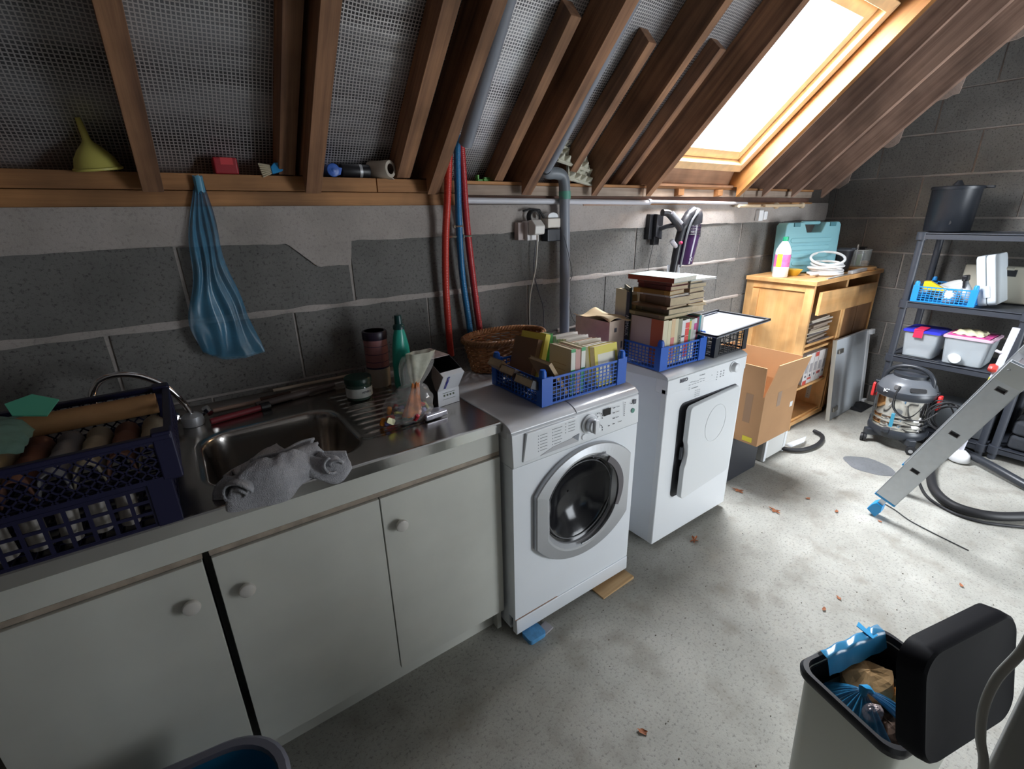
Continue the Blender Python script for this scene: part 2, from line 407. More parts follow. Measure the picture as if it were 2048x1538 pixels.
mb.add([(X0-.2, YA, za), (XR+.2, YA, za), (XR+.2, YF-.3, za - T*(YA-YF+.3)), (X0-.2, YF-.3, za - T*(YA-YF+.3)),
        (X0-.2, YA, za+.06), (XR+.2, YA, za+.06), (XR+.2, YF-.3, za+.06 - T*(YA-YF+.3)), (X0-.2, YF-.3, za+.06 - T*(YA-YF+.3))],
       [(0,3,2,1),(4,5,6,7),(0,1,5,4),(1,2,6,5),(2,3,7,6),(3,0,4,7)])
ceil = mb.build('ceiling', FOIL); tag(ceil, kind='structure')
# rafters
def rafter(x0, x1, off=0.0, yend=YA, name='rafter', foot=-.042, m=RAFT_M, skew=0):
    if off < .05:
        zc = 1.624
        prof = [(foot, roofz(foot, off)), (yend, roofz(yend, off)), (yend, roofz(yend, .208)), ((HP+.208-zc)/T, zc), (foot, zc)]
    else:
        zc = 1.625; y0 = (HP+off-zc)/T
        prof = [(y0, zc), (yend, roofz(yend, off)), (yend, roofz(yend, .208)), ((HP+.208-zc)/T, zc)]
        if yend > YA+.05: prof[2] = (yend+.05, roofz(yend+.05, .208)); prof[1] = (yend, roofz(yend, off))
    o = MB().prism(prof, x0, x1, 'x').build(name, m, ceil, bevel=.002, seg=1); return o
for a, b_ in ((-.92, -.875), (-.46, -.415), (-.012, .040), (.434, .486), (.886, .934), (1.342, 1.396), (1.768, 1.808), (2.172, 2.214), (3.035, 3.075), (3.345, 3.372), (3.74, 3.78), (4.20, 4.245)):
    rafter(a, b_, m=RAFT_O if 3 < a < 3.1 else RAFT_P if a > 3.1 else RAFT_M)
for a, b_, off, ye in ((.368, .42, .1, -.70), (.775, .83, .08, -.80), (1.228, 1.275, .10, -.475), (1.622, 1.668, .10, -.465), (2.03, 2.075, .11, -.49)):
    rafter(a, b_, off, ye, 'short_rafter')
rafter(3.078, 3.118, .02, -.50, 'short_rafter', m=RAFT_P)
# batten of blockwork infill behind the last bays
# wall plate
t1 = MB().box((X0, .0, 1.525), (1.07, .20, 1.573)).build('trim_1', PLATE_M, None, bevel=.002); tag(t1, kind='structure')
for a, b_ in ((X0, .70), (.703, 1.07)):
    MB().box((a, -.004, 1.5745), (b_, .20, 1.622)).build('board', PLATE_M, t1, bevel=.002)
t2 = MB().box((1.072, .012, 1.527), (4.15, .20, 1.566)).build('trim_2', wood('dark_plate', (.10, .05, .035), (.20, .11, .08), (0,0,0), 'X', 1, .8), None, bevel=.002); tag(t2, kind='structure')
for a, b_ in ((1.072, 2.20), (2.203, 3.2), (3.203, 4.15)):
    MB().box((a, .0, 1.5665), (b_, .012, 1.608)).build('board', PLATE2_M, t2, bevel=.001)
MB().box((1.072, -.008, 1.609), (4.15, .20, 1.622)).build('board', PLATE_M, t2, bevel=.001)
MB().box((1.75, -.012, 1.523), (4.15, .01, 1.533)).build('board', PLATE_M, t2)
# little packing pieces under the roof window
for x in (2.47, 2.86):
    MB().prism([(-.03, 1.575), (.0, 1.568), (.0, 1.608), (-.03, 1.608)], x, x+.05, 'x').build('packing_piece', PLATE_M, t2)
# ---- roof window
win = bpy.data.objects.new('window_1', None); COL.objects.link(win); tag(win, kind='structure')
win.location = (SK[0], SY0, roofz(SY0, .21)); win.rotation_euler = (math.pi - SLOPE, 0, 0)
win.matrix_basis = Matrix.Translation((SK[0], SY0, roofz(SY0, .21))) @ Matrix(((1,0,0,0),(0,-math.cos(SLOPE),math.sin(SLOPE),0),(0,math.sin(SLOPE),math.cos(SLOPE),0),(0,0,0,1)))
Wd, Ln = SK[1]-SK[0], (SY0-SY1)/math.cos(SLOPE)
def ring(o, i0, z0, z1, name, m, bev=.003):
    a = [(o, o), (Wd-o, o), (Wd-o, Ln-o), (o, Ln-o)]; bb = [(i0, i0), (Wd-i0, i0), (Wd-i0, Ln-i0), (i0, Ln-i0)]
    for k in range(4):
        p, q, r_, s_ = a[k], a[(k+1) % 4], bb[(k+1) % 4], bb[k]
        MB().prism([p, q, r_, s_], z0, z1, 'z').build(name, m, win, bevel=bev)
PINEW = mat('pale_pine', (.80, .55, .30), .35, var=.12, vscale=20)
ring(.0, .05, -.055, .05, 'frame', PINEW)
ring(.054, .108, -.015, .055, 'sash', PINEW)
glass = mat('window_glass', (1, 1, 1), 0.0, alpha=.08, spec=.5)
MB().box((.106, .106, .02), (Wd-.106, Ln-.106, .026)).build('pane', glass, win)
# lining boards between window and plate
lb = wood('lining_board', (.30, .16, .09), (.48, .28, .17), (0,0,0), 'X', .8, .6)
MB().box((2.214, -.02, 1.622), (3.035, .09, 1.634)).build('lining_board', lb, win, world=True)
MB().prism([(.02, 1.634), (.035, 1.634), (.002, 1.72), (-.014, 1.72)], 2.214, 3.035, 'x').build('lining_board', lb, win, world=True)
# ------------------------------------------------------------------ plain materials
WHT = mat('white_enamel', (.84, .87, .91), .22, var=.03, vscale=3, coat=.3)
WHT2 = mat('white_plastic', (.84, .86, .88), .35)
DRYW = mat('dryer_white', (.80, .83, .87), .28, var=.03, vscale=4)
LAM = mat('cream_laminate', (.62, .62, .56), .45, var=.06, vscale=5)
EDGE = mat('worn_edge', (.40, .33, .26), .7, var=.2, vscale=30)
STEEL = mat('stainless', (.48, .45, .42), .22, 1.0, var=.1, vscale=6, bump=.05, bscale=40)
CHR = mat('chrome', (.85, .85, .87), .08, 1.0)
SILV = mat('silver_plastic', (.50, .51, .53), .38, .45)
BLK = mat('black_plastic', (.012, .012, .015), .4)
DGR = mat('dark_grey_plastic', (.05, .055, .065), .45)
RUB = mat('black_rubber', (.015, .015, .017), .55)
DKG = mat('dark_glass', (.012, .012, .014), .14, spec=.35)
GREYP = mat('grey_pipe', (.24, .26, .30), .4)
INK = mat('dark_ink', (.07, .07, .09), .5)
INKG = mat('grey_ink', (.30, .31, .33), .5)
KRAFT = wood('cardboard', (.46, .27, .14), (.54, .33, .18), (0,0,0), 'X', .3, .8)
REDH = mat('red_hose', (.62, .045, .03), .35)
BLUH = mat('blue_hose', (.015, .16, .36), .35)

# ------------------------------------------------------------------ sink cabinet and steel top
cab = thing('sink_cabinet', 'long cream laminate sink cabinet with three doors under the steel worktop', 'cabinet', (-.49, -.7, 0))
CX0, CX1, CF = -.49, .757, -.70
mb = MB()
mb.box((CX0, CF+.02, .09), (CX0+.018, -.1, .84)).box((CX1-.018, CF+.02, 0), (CX1, -.1, .845)).box((CX0, CF+.02, .09), (CX1, -.1, .11)).box((CX0, -.12, .09), (CX1, -.1, .84)).box((-.085, CF+.20, .09), (-.067, -.1, .74))
mb.build('carcass', LAM, cab, world=True, bevel=.001)
MB().box((CX0, CF+.002, .762), (CX1, CF+.02, .842)).build('apron_panel', LAM, cab, world=True, bevel=.0015)
MB().box((CX0, CF+.004, .747), (-.074, CF+.022, .761)).build('edge_strip', EDGE, cab, world=True)
MB().box((-.060, CF+.004, .747), (CX1, CF+.022, .761)).build('edge_strip', EDGE, cab, world=True)
MB().box((CX0, CF+.05, 0), (CX1-.02, CF+.066, .10)).build('plinth', LAM, cab, world=True)
for a, b_, kx, kz in ((CX0+.002, -.076, -.118, .648), (-.058, .346, -.005, .636), (.3495, .7545, .398, .646)):
    d = MB().box((a, CF-.006, .105), (b_, CF+.012, .7455)).build('door', LAM, cab, world=True, bevel=.0015)
    k = MB().lathe([(0, -.026), (.012, -.0255), (.0175, -.023), (.019, -.018), (.0165, -.011), (.009, -.007), (.008, .001)], 24, M=Matrix.Rotation(R(-90), 4, 'X')).build('knob', mat('knob_plastic', (.66, .63, .58), .3), d, smooth=True)
    k.location = WM(d).inverted() @ Vector((kx, CF-.006, kz)); 
# steel sink top: one pressed sheet with bowl, drainer and rolled front edge
top_root = thing('steel_sink_top', 'stainless steel worktop with pressed sink bowl and ribbed drainer', 'sink', (0, -.4, .871))
SX0, SX1, SYF, SYB, SZ = -.50, .758, -.712, -.045, .871
def sm(t): t = max(0, min(1, t)); return t*t*(3-2*t)
def rsd(x, y, cx, cy, hx, hy, r):
    qx, qy = abs(x-cx)-hx+r, abs(y-cy)-hy+r
    return math.hypot(max(qx, 0), max(qy, 0)) + min(max(qx, qy), 0) - r
def sinkz(x, y):
    z = SZ
    d = rsd(x, y, .165, -.435, .195, .185, .085)
    z -= .15*sm((-d)/.030) + .004*sm((.012-d)/.012)
    d2 = rsd(x, y, -.27, -.40, .17, .19, .05)
    z -= .002*sm(-d2/.012)
    # shallow drainer tray with ribs
    d3 = rsd(x, y, .51, -.36, .155, .22, .04)
    if d3 < .02:
        t = sm(-d3/.02); z -= .004*t
        u = (y+.60)/.46; yy = (y+.36)*(1+.35*(x-.36)) 
        if .39 < x < .60: z += .0035*t*sm((x-.385)/.02)*sm((.605-x)/.02)*max(0, math.cos(yy*2*math.pi/.042))**2
    e = min(x-SX0, SX1-x)
    return z
mb = MB()
nx, ny = 330, 170
mb.grid(lambda u, v: Vector((SX0+(SX1-SX0)*u, SYF+.006+(SYB-SYF-.006)*v, sinkz(SX0+(SX1-SX0)*u, SYF+.006+(SYB-SYF-.006)*v))), nx, ny)
mb.build('sheet', STEEL, top_root, smooth=True, world=True, auto=False)
prof = [(SYF+.006, SZ), (SYF+.002, SZ-.001), (SYF-.0, SZ-.005), (SYF-.0, SZ-.036), (SYF+.003, SZ-.038), (SYF+.006, SZ-.034)]
MB().prism(prof, SX0, SX1, 'x').build('front_edge', mat('stainless_edge', (.62, .62, .62), .14, 1.0, bump=.12, bscale=9), top_root, world=True)
MB().prism([(SX1-.001, SZ), (SX1+.003, SZ-.003), (SX1+.004, SZ-.034), (SX1-.001, SZ-.034)], SYB, SYF, 'y').build('side_edge', STEEL, top_root, world=True)
MB().prism([(SYB, SZ-.002), (SYB, SZ+.012), (SYB+.012, SZ+.02), (SYB+.045, SZ+.02), (SYB+.045, SZ-.002)], SX0, SX1, 'x').build('upstand', mat('old_steel', (.36, .33, .31), .35, .8), top_root, world=True, bevel=.003)
MB().lathe([(0, 0), (.03, .001), (.036, .004), (.04, .003)], 24, (.165, -.435, .871-.1535)).build('drain', CHR, top_root, world=True, smooth=True)
# tap
tap = thing('swan_neck_tap', 'chrome swan-neck mixer tap with curved spout above the sink', 'tap', (-.035, -.13, .872))
MB().lathe([(.030, 0), (.032, .012), (.030, .03), (.022, .036), (.014, .04), (0, .041)], 24).build('body', SILV, tap, smooth=True)
sp = bez([(-.035, -.13, .90), (-.040, -.135, .93), (-.055, -.145, .975), (-.085, -.15, 1.025), (-.13, -.155, 1.062), (-.175, -.157, 1.077), (-.215, -.16, 1.072), (-.24, -.165, 1.045), (-.247, -.17, 1.015)], 7)
MB().tube(sp, .0095, 12).build('spout', CHR, tap, smooth=True, world=True)
MB().tube([(-.247, -.17, 1.018), (-.249, -.171, .998)], .0125, 14).build('nozzle', CHR, tap, smooth=True, world=True)
for dx, a in ((.045, 20), (-.04, 160)):
    h = MB().lathe([(.006, 0), (.006, .02), (.016, .022), (.019, .03), (.016, .042), (0, .044)], 8, M=Matrix.Rotation(R(60), 4, 'Y') if dx > 0 else Matrix.Rotation(R(-60), 4, 'Y')).build('tap_handle', CHR, tap, smooth=True)
    h.location = (dx*.4, 0, .02)

# ------------------------------------------------------------------ washing machine
wm = thing('washing_machine', 'white front-loading washing machine with silver-framed round door beside the sink cabinet', 'washing machine', (.766, -.76, .012))
Wm, Dm = .595, .56
def arc(cx, cy, r, a0, a1, n, ry=None): return [(cx + r*math.cos(R(a0+(a1-a0)*k/n)), cy + (ry or r)*math.sin(R(a0+(a1-a0)*k/n))) for k in range(n+1)]
b = MB(); _C = (.305, .475); _n = 64; ro, ri = [], []
_cor = [math.atan2(z-_C[1], x-_C[0]) for x, z in ((0, .078), (Wm, .078), (Wm, .706), (0, .706))]
_as = sorted([2*math.pi*k/_n - math.pi for k in range(_n)] + _cor)
for a in _as:
    dx, dz = math.cos(a), math.sin(a); t = min([((Wm-_C[0]) if dx > 0 else -_C[0])/dx if abs(dx) > 1e-6 else 9, ((.706-_C[1]) if dz > 0 else (.078-_C[1]))/dz if abs(dz) > 1e-6 else 9])
    ro.append(Vector((_C[0]+dx*t, 0, _C[1]+dz*t))); ri.append(Vector((_C[0]+dx*.185, 0, _C[1]+dz*.185)))
b.loft([[v + Vector((0, .05, 0)) for v in ri], ri, ro, [v + Vector((0, .05, 0)) for v in ro]], cap=False)
b.build('front_plate', WHT, wm, smooth=True)
b = MB().box((.001, .04, .02), (.012, Dm, .835)).box((Wm-.012, .04, .02), (Wm-.001, Dm, .835))
b.box((0, .03, .02), (Wm, Dm, .03)).box((0, Dm-.01, .02), (Wm, Dm, .835)).box((0, .09, .80), (Wm, Dm, .835))
b.build('body', WHT, wm)
pan = [(.0, .7065), (-.004, .712), (.002, .822), (.010, .828), (.09, .828), (.09, .7065)]
cp = MB().prism(pan, .0, Wm, 'x').build('control_panel', WHT2, wm, bevel=.003)
lid = [(.004, .828)] + [(.004+.085-.085*math.cos(R(t)), .828+.030*math.sin(R(t))*1.0) for t in range(10, 91, 10)] + [(Dm, .860), (Dm, .80), (.03, .80), (.03, .826)]
MB().prism(lid, -.002, Wm+.002, 'x').build('top', mat('washer_lid', (.70, .70, .72), .18, coat=.6), wm, bevel=.004, seg=3)
MB().tube([(.275, p[0]-.001, p[1]+.0005) for p in lid[:10]], .0012, 5).build('lid_seam', INKG, wm)
MB().prism([(-.004, .012), (-.007, .02), (-.005, .078), (.02, .078), (.02, .012)], 0.002, Wm-.002, 'x').build('kick_panel', WHT, wm, bevel=.003).location = (0, 0, 0)
MB().box((.0, -.0012, .0785), (.20, .0, .0805)).build('rust_line', mat('rust', (.35, .16, .07), .9, var=.4, vscale=60), wm)
for x in (.06, Wm-.06):
    for y in (.08, Dm-.08): MB().lathe([(.02, -.012), (.02, .0), (.01, .003), (.01, .025)], 14, (x, y, 0)).build('foot', RUB, wm, smooth=True)
# detergent drawer
dr = MB().prism([(.036, .722), (.052, .826-.006), (.268, .820), (.282, .722)][::-1], -.009, .0, 'y').build('detergent_drawer', WHT2, wm, bevel=.003)
MB().prism([(.105, .726), (.275, .728), (.276, .752), (.262, .750), (.16, .742)], -.0105, -.0092, 'y').build('drawer_grip', mat('panel_shade', (.50, .50, .52), .4), dr)
MB().prism([(.245, .752), (.278, .757), (.274, .731)], -.0112, -.0094, 'y').build('grip_slot', mat('slot_grey', (.22, .24, .27), .5), dr)
def marks(y, items, par, m, name='printed_mark'):
    q = MB()
    for x, z, w_, h_ in items: q.box((x-w_/2, y-.0004, z-h_/2), (x+w_/2, y+.0004, z+h_/2))
    o_ = q.build(name, m, par)
    if len(items) > 1: o_['kind'] = 'stuff'
    return o_
it = []
for k in range(6): it.append((.098, .800-.011*k, .003, .003)); it.append((.120, .800-.011*k, .030, .0016))
for k in range(6): it.append((.158, .806-.011*k, .003, .003)); it.append((.180, .806-.011*k, .030 if k % 2 else .038, .0016))
for k in range(4): it.append((.215, .811-.011*k, .003, .003)); it.append((.242, .811-.011*k, .030, .0016))
marks(-.0096, it, dr, INKG, 'programme_list')
# dial
dl = MB().lathe([(.036, 0), (.036, .004), (.033, .006), (.026, .003)], 32, M=Matrix.Rotation(R(90), 4, 'X')).build('dial', WHT2, wm, smooth=True); dl.location = (.333, -.004, .776)
dk = MB().lathe([(.026, .003), (.026, .026), (.022, .030), (0, .031)], 32, M=Matrix.Rotation(R(90), 4, 'X')).build('dial_knob', SILV, wm, smooth=True, bevel=.001); dk.location = (.333, -.002, .776)
MB().box((-.009, -.040, -.026), (.009, -.028, .026)).build('grip_bar', WHT2, dk, bevel=.003)
MB().lathe([(.0, .0), (.011, .0), (.011, .006), (0, .006)], 24, M=Matrix.Rotation(R(90), 4, 'X')).build('start_button', WHT2, wm, smooth=True).location = (.308, -.001, .733)
MB().box((.402, -.0045, .786), (.437, -.0032, .812)).build('display', DKG, wm)
for cx, cz in ((.375, .785), (.378, .738)):
    q = MB()
    for a in range(-10, 191, 28):
        M_ = Matrix.Translation((cx + .021*math.cos(R(a)), -.0036, cz + .021*math.sin(R(a)))) @ Matrix.Rotation(-R(a), 4, 'Y'); q.box((-.0012, -.0006, -.003), (.0012, .0006, .003), 0, M_)
    q.build('indicator_ring', INK, wm)
    kb = MB().lathe([(.009, 0), (.009, .004), (.007, .005), (0, .005)], 20, M=Matrix.Rotation(R(90), 4, 'X')).build('button', WHT2, wm, smooth=True); kb.location = (cx, -.002, cz)
marks(-.0036, [(.455, .806, .010, .003), (.456, .786, .010, .003), (.457, .764, .010, .003), (.457, .742, .010, .003), (.432, .741, .008, .003), (.490, .742, .020, .0012), (.475, .806, .016, .0012), (.475, .786, .016, .0012), (.475, .764, .016, .0012)]
      + [(.512, .812-.0085*k, .003, .0035) for k in range(7)] + [(.548, .80, .006, .004)], wm, INK)
marks(-.0036, [(.566, .803, .016, .018)], wm, INK, 'logo_mark'); text_mesh('i', .014, WHT2, wm, (.566, -.0045, .803), (R(90), 0, 0))
MB().lathe([(0, 0), (.0095, 0), (.0095, .0008), (0, .0008)], 24, M=Matrix.Rotation(R(90), 4, 'X')).build('green_sticker', mat('green_sticker', (.08, .25, .19), .5), wm).location = (.560, -.0032, .768)
# door: D-shaped silver bezel
def bez_out():
    p = []
    for k in range(0, 25):
        a = R(148 - k*(148-38)/24); p.append((.325 + .285*math.cos(a), .437 + .262*math.sin(a)))
    for k in range(0, 25):
        a = R(-38 - k*(148-38)/24); p.append((.325 + .285*math.cos(a), .500 + .262*math.sin(a)))
    return [(max(.080, min(.562, x)), z) for x, z in p]
po = bez_out(); n = len(po)
CG = (.305, .475, .172)
def inner(r, y): 
    out = []
    for x, z in po:
        a = math.atan2(z-CG[1], x-CG[0]); out.append(Vector((CG[0]+r*math.cos(a), y, CG[1]+r*math.sin(a))))
    return out
def sc_(f, y): return [Vector((.32 + (x-.32)*f, y, .47 + (z-.47)*f)) for x, z in po]
mb = MB(); mb.loft([sc_(1.0, .0), sc_(1.0, -.016), sc_(.985, -.020), inner(CG[2]+.024, -.025), inner(CG[2]+.016, -.024), inner(CG[2]+.002, -.010), inner(CG[2], -.001)], cap=False)
dor = mb.build('door', SILV, wm, smooth=False)
gas = MB(); 
gas.loft([inner(r, y) for r, y in ((.172, -.002), (.160, .004), (.145, .012), (.12, .035), (.08, .06), (.04, .068), (.005, .07))], cap=False)
gas.build('glass_bowl', DKG, dor, smooth=True)
q = MB()
for r, y in ((.158, -.001),):
    q.tube([(CG[0]+r*math.cos(R(a)), y, CG[1]+r*math.sin(R(a))) for a in range(0, 360, 8)], .0022, 6, closed=True)
q.build('seal_ring', mat('seal_grey', (.12, .12, .13), .3), dor, smooth=True)
# dark finger recess at the right of the door, and its shading lip
mb = MB(); inn = [(CG[0]+(.168+.002)*math.cos(R(a)), CG[1]+.170*math.sin(R(a))) for a in range(-24, 60, 6)]; out_ = [(CG[0]+(.168+.022+.010*math.sin(R((a+24)*2.1)))*math.cos(R(a)), CG[1]+.195*math.sin(R(a))) for a in range(-24, 60, 6)]
mb.prism(inn + out_[::-1], -.032, -.024, 'y'); mb.build('finger_recess', mat('recess_grey', (.12, .11, .12), .35), dor, bevel=.002)
mb = MB(); a0 = [(CG[0]+.170*math.cos(R(a)), CG[1]+.170*math.sin(R(a))) for a in range(-95, -22, 6)]; a1 = [(CG[0]+(.176+.018*math.sin(R((a+95)*1.2)))*math.cos(R(a)), CG[1]+(.176+.018*math.sin(R((a+95)*1.2)))*math.sin(R(a))) for a in range(-95, -22, 6)]
mb.prism(a0 + a1[::-1], -.034, -.024, 'y'); mb.build('door_lip', SILV, dor, bevel=.002)
text_mesh('Hotpoint', .014, INK, dor, (.372, -.0285, .655), (R(90), 0, 0), bold=.0003).rotation_euler = (R(87), 0, 0)
text_mesh('ARISTON', .010, INK, dor, (.366, -.0285, .641), (R(90), 0, 0))
marks(-.0282, [(.335, .656, .007, .009)], dor, INK, 'logo_mark'); marks(-.0282, [(.370, .6475, .06, .0008)], dor, INK, 'logo_line')
# packing under the washer
t = MB().box((0, 0, 0), (.10, .09, .010)).build('wooden_wedge', KRAFT); t.location = (1.155, -.80, 0); 
t = MB().prism([(0, 0), (.19, 0), (.19, .012), (0, .006)], 0, .085, 'y').build('wooden_wedge', wood('wedge_wood', (.45, .27, .12), (.62, .42, .22), (0,0,0), 'X', 1, .7)); bpy.data.objects.remove(COL.objects['wooden_wedge'])
t.name = 'wooden_wedge'; t.location = (1.17, -.815, 0); t.rotation_euler = (0, 0, R(2)); tag(t, 'thin tan wooden wedge on the floor under the front right of the washer', 'wedge')
bl = mat('blue_sponge', (.10, .33, .62), .7, var=.2, vscale=40)
t = MB().prism(rrect(.075, .06, .012), 0, .018, 'z').build('foam_pad', bl); t.location = (.832, -.785, 0); tag(t, 'small blue foam pad squashed under the front left foot of the washer', 'pad')
t = MB().prism([(0, 0), (.05, .01), (.045, .05), (-.01, .04)], 0, .006, 'z').build('slate_chip', mat('stone_chip', (.42, .40, .42), .8)); t.location = (.862, -.812, 0); tag(t, 'flat grey chip of tile on the floor next to the blue pad', 'tile')

# ------------------------------------------------------------------ tumble dryer
dy = thing('tumble_dryer', 'white tumble dryer with square door standing ajar beside the washing machine', 'tumble dryer', (1.564, -.726, .0))
D0, DD = .588, .56
MB().prism([(.01, .03), (.01, .842), (DD, .842), (DD, .02)], 0.001, D0-.001, 'x').build('body', DRYW, dy, bevel=.006, seg=3)
MB().prism([(.0, .03), (0, .80), (.03, .80), (.03, .03)], -.0, D0, 'x').build('front_panel', WHT2, dy, bevel=.006, seg=2).location = (0, -.008, 0)
tp = [(-.010, .842)] + [(-.010+.06-.06*math.cos(R(t)), .842+.022*math.sin(R(t))) for t in range(10, 91, 10)] + [(DD, .866), (DD, .80), (.0, .80), (-.012, .806)]
MB().prism([(-.010, .838), (-.010, .775), (.05, .775), (.05, .838)], 0, D0, 'x').build('control_panel', WHT2, dy, bevel=.003)
MB().prism(tp[:-2] + [(.0, .838), (-.010, .8395)], -.003, D0+.003, 'x').build('top', mat('dryer_lid', (.66, .68, .69), .3), dy, bevel=.005, seg=3)
for x in (.06, D0-.06):
    for y in (.06, DD-.08): MB().lathe([(.02, 0), (.02, .012), (.01, .015), (.01, .025)], 14, (x, y, 0)).build('foot', RUB, dy, smooth=True)
text_mesh('BEKO', .021, INK, dy, (.105, -.0112, .820), (R(90), 0, 0), bold=.0011)
text_mesh('Condenser', .009, INKG, dy, (.235, -.0112, .818), (R(90), 0, 0))
it = [(.16+.022*k, .800-.002*(k % 3), .018, .0015) for k in range(5)] + [(.15+.020*k, .788, .012, .0015) for k in range(6)] + [(.15, .776-.008*k, .006, .002) for k in range(2)]
it += [(.20+.013*(k % 3), .752-.009*(k//3), .009, .0014) for k in range(12)] + [(.19, .768, .045, .002), (.31, .800, .0035, .0035)] + [(.352, .806-.012*k, .004, .004) for k in range(4)] + [(.38+.022*(k % 2), .803-.012*(k//2), .006, .005) for k in range(6)]
MBm = [(x, z, a, c) for x, z, a, c in it]
marks(-.0112, MBm, dy, INKG)
kd = MB().lathe([(.027, 0), (.027, .004), (.023, .006), (.021, .022), (.018, .025), (0, .026)], 28, M=Matrix.Rotation(R(90), 4, 'X')).build('dial', WHT2, dy, smooth=True); kd.location = (.475, -.010, .806)
# door recess and door hinged on the right, a little open
rec = MB().prism(rrect(.445, .47, .03, 5, .322, .478), -.0086, -.0080, 'y').build('door_recess', mat('recess_dark', (.05, .05, .06), .6), dy)
hd = bpy.data.objects.new('door', None)
def drx(): 
    o_ = rrect(.43, .455, .025, 4, -.215, 0)
    # handle notch at the left edge
    out = []
    for (x, z) in o_: out.append((x, z))
    # find left edge and insert the notch
    res = []
    for i, p in enumerate(out):
        res.append(p); q_ = out[(i+1) % len(out)]
        if p[0] < -.42 and q_[0] < -.42 and abs(p[1]-q_[1]) > .2:
            s = -1 if p[1] > q_[1] else 1
            for zz, dx in ((.065, 0), (.045, .010), (0, .016), (-.045, .010), (-.065, 0)):
                res.append((p[0]+dx, -s*zz*-1 if False else (zz if s < 0 else -zz)))
    return res
dd = MB().prism(drx(), -.012, .012, 'y').build('door', mat('dryer_door', (.74, .76, .77), .35), dy, bevel=.004, seg=2)
dd.location = (.545, -.012, .478); dd.rotation_euler = (0, 0, R(4))
q = MB().tube([(-.09*math.cos(R(a))-.2, -.0125, .09*math.sin(R(a))+.09) for a in range(0, 360, 10)], .0012, 4, closed=True).build('round_rib', mat('dryer_door', (1,1,1)), dd, smooth=True)
MB().box((-.43, .010, -.03), (-.41, .02, .03)).build('latch', DGR, dd)
# ------------------------------------------------------------------ crates, books, basket
def lattice(w, h, nx, nz, bar, border, name, m, parent, M, solid=.0025, diag=False):
    """flat net of bars in the local xz plane, one connected sheet"""
    def cuts(L, n, b, bd):
        c = [0, bd]; p = (L-2*bd)/n
        for k in range(1, n): c += [bd + p*k - b/2, bd + p*k + b/2]
        return c + [L-bd, L]
    cx, cz = cuts(w, nx, bar, border), cuts(h, nz, bar, border)
    q = MB(); vs = [Vector((x, 0, z)) for x in cx for z in cz]; nzv = len(cz)
    if diag: pass
    fs = [(i*nzv+j, (i+1)*nzv+j, (i+1)*nzv+j+1, i*nzv+j+1) for i in range(len(cx)-1) for j in range(nzv-1) if i % 2 == 0 or j % 2 == 0]
    q.add([M @ v for v in vs], fs); return q.build(name, m, parent, solid=solid)
def crate(name, label, cat, loc, rot, w, d, h, m, group=None, cell=.021, post=.05, pegs=True, side=None, bar=.0032):
    t = thing(name, label, cat, loc, rot, group)
    nx, ny, nz = max(3, round((w-.06)/cell)), max(3, round((d-.06)/cell)), max(2, round(h/cell))
    I = Matrix.Identity(4)
    lattice(w, h, nx, nz, bar, .008, 'side_panel', m, t, Matrix.Translation((0, .002, 0)))
    lattice(w, h, nx, nz, bar, .008, 'side_panel', m, t, Matrix.Translation((0, d-.002, 0)))
    RZ = Matrix.Rotation(R(90), 4, 'Z')
    lattice(d, h, ny, nz, bar, .008, 'side_panel', m, t, Matrix.Translation((.002, 0, 0)) @ RZ)
    lattice(d, h, ny, nz, bar, .008, 'side_panel', m, t, Matrix.Translation((w-.002, 0, 0)) @ RZ)
    lattice(w, d, nx, ny, bar, .008, 'base_grid', m, t, Matrix.Translation((0, 0, .004)) @ Matrix.Rotation(R(-90), 4, 'X'))
    for ix, iy in ((0, 0), (1, 0), (1, 1), (0, 1)):
        x, y = ix*w, iy*d; sx, sy = (1 if ix == 0 else -1), (1 if iy == 0 else -1)
        poly = [(x-.003*sx, y-.003*sy), (x+post*sx, y-.003*sy), (x+post*sx, y+.002*sy), (x+.008*sx, y+.008*sy), (x+.002*sx, y+post*sy*.6), (x-.003*sx, y+post*sy*.6)]
        q = MB().prism(poly, 0, h+.004, 'z').build('corner_post', m, t, bevel=.001)
        if pegs:
            MB().lathe([(.014, h+.004), (.013, h+.02), (.009, h+.03), (.0, h+.031)], 14, (x+.012*sx, y+.012*sy, 0)).build('stacking_peg', m, t, smooth=True)
    return t
BLC = mat('crate_blue', (.012, .12, .58), .35, alpha=.88)
BLC2 = mat('crate_sky_blue', (.02, .28, .72), .38)
BLKC = mat('crate_black', (.012, .013, .018), .45)
PURC = mat('crate_indigo', (.009, .009, .042), .45)
cr1 = crate('blue_crate', 'blue mesh plastic crate full of books on the washing machine', 'crate', (.930, -.705, .874), R(0), .405, .300, .098, BLC, 'blue book crates', .0165, .045)
cr2 = crate('blue_crate', 'blue mesh plastic crate with tall stack of books on the tumble dryer', 'crate', (1.560, -.690, .868), R(-1), .300, .400, .098, BLC, 'blue book crates', .0165, .045)
cr3 = crate('black_crate', 'black plastic crate under a flat tray on the right end of the dryer', 'crate', (1.905, -.715, .868), R(0), .255, .33, .115, BLKC, None, .03, .03, False)
PAGES = mat('book_pages', (.52, .42, .28), .85, var=.1, vscale=60)
PAGEW = mat('white_pages', (.72, .68, .60), .85, var=.06, vscale=60)
CC = {}
def cov(c): 
    k = tuple(round(v, 3) for v in c)
    if k not in CC: CC[k] = mat('cover_%d' % len(CC), c, .45)
    return CC[k]
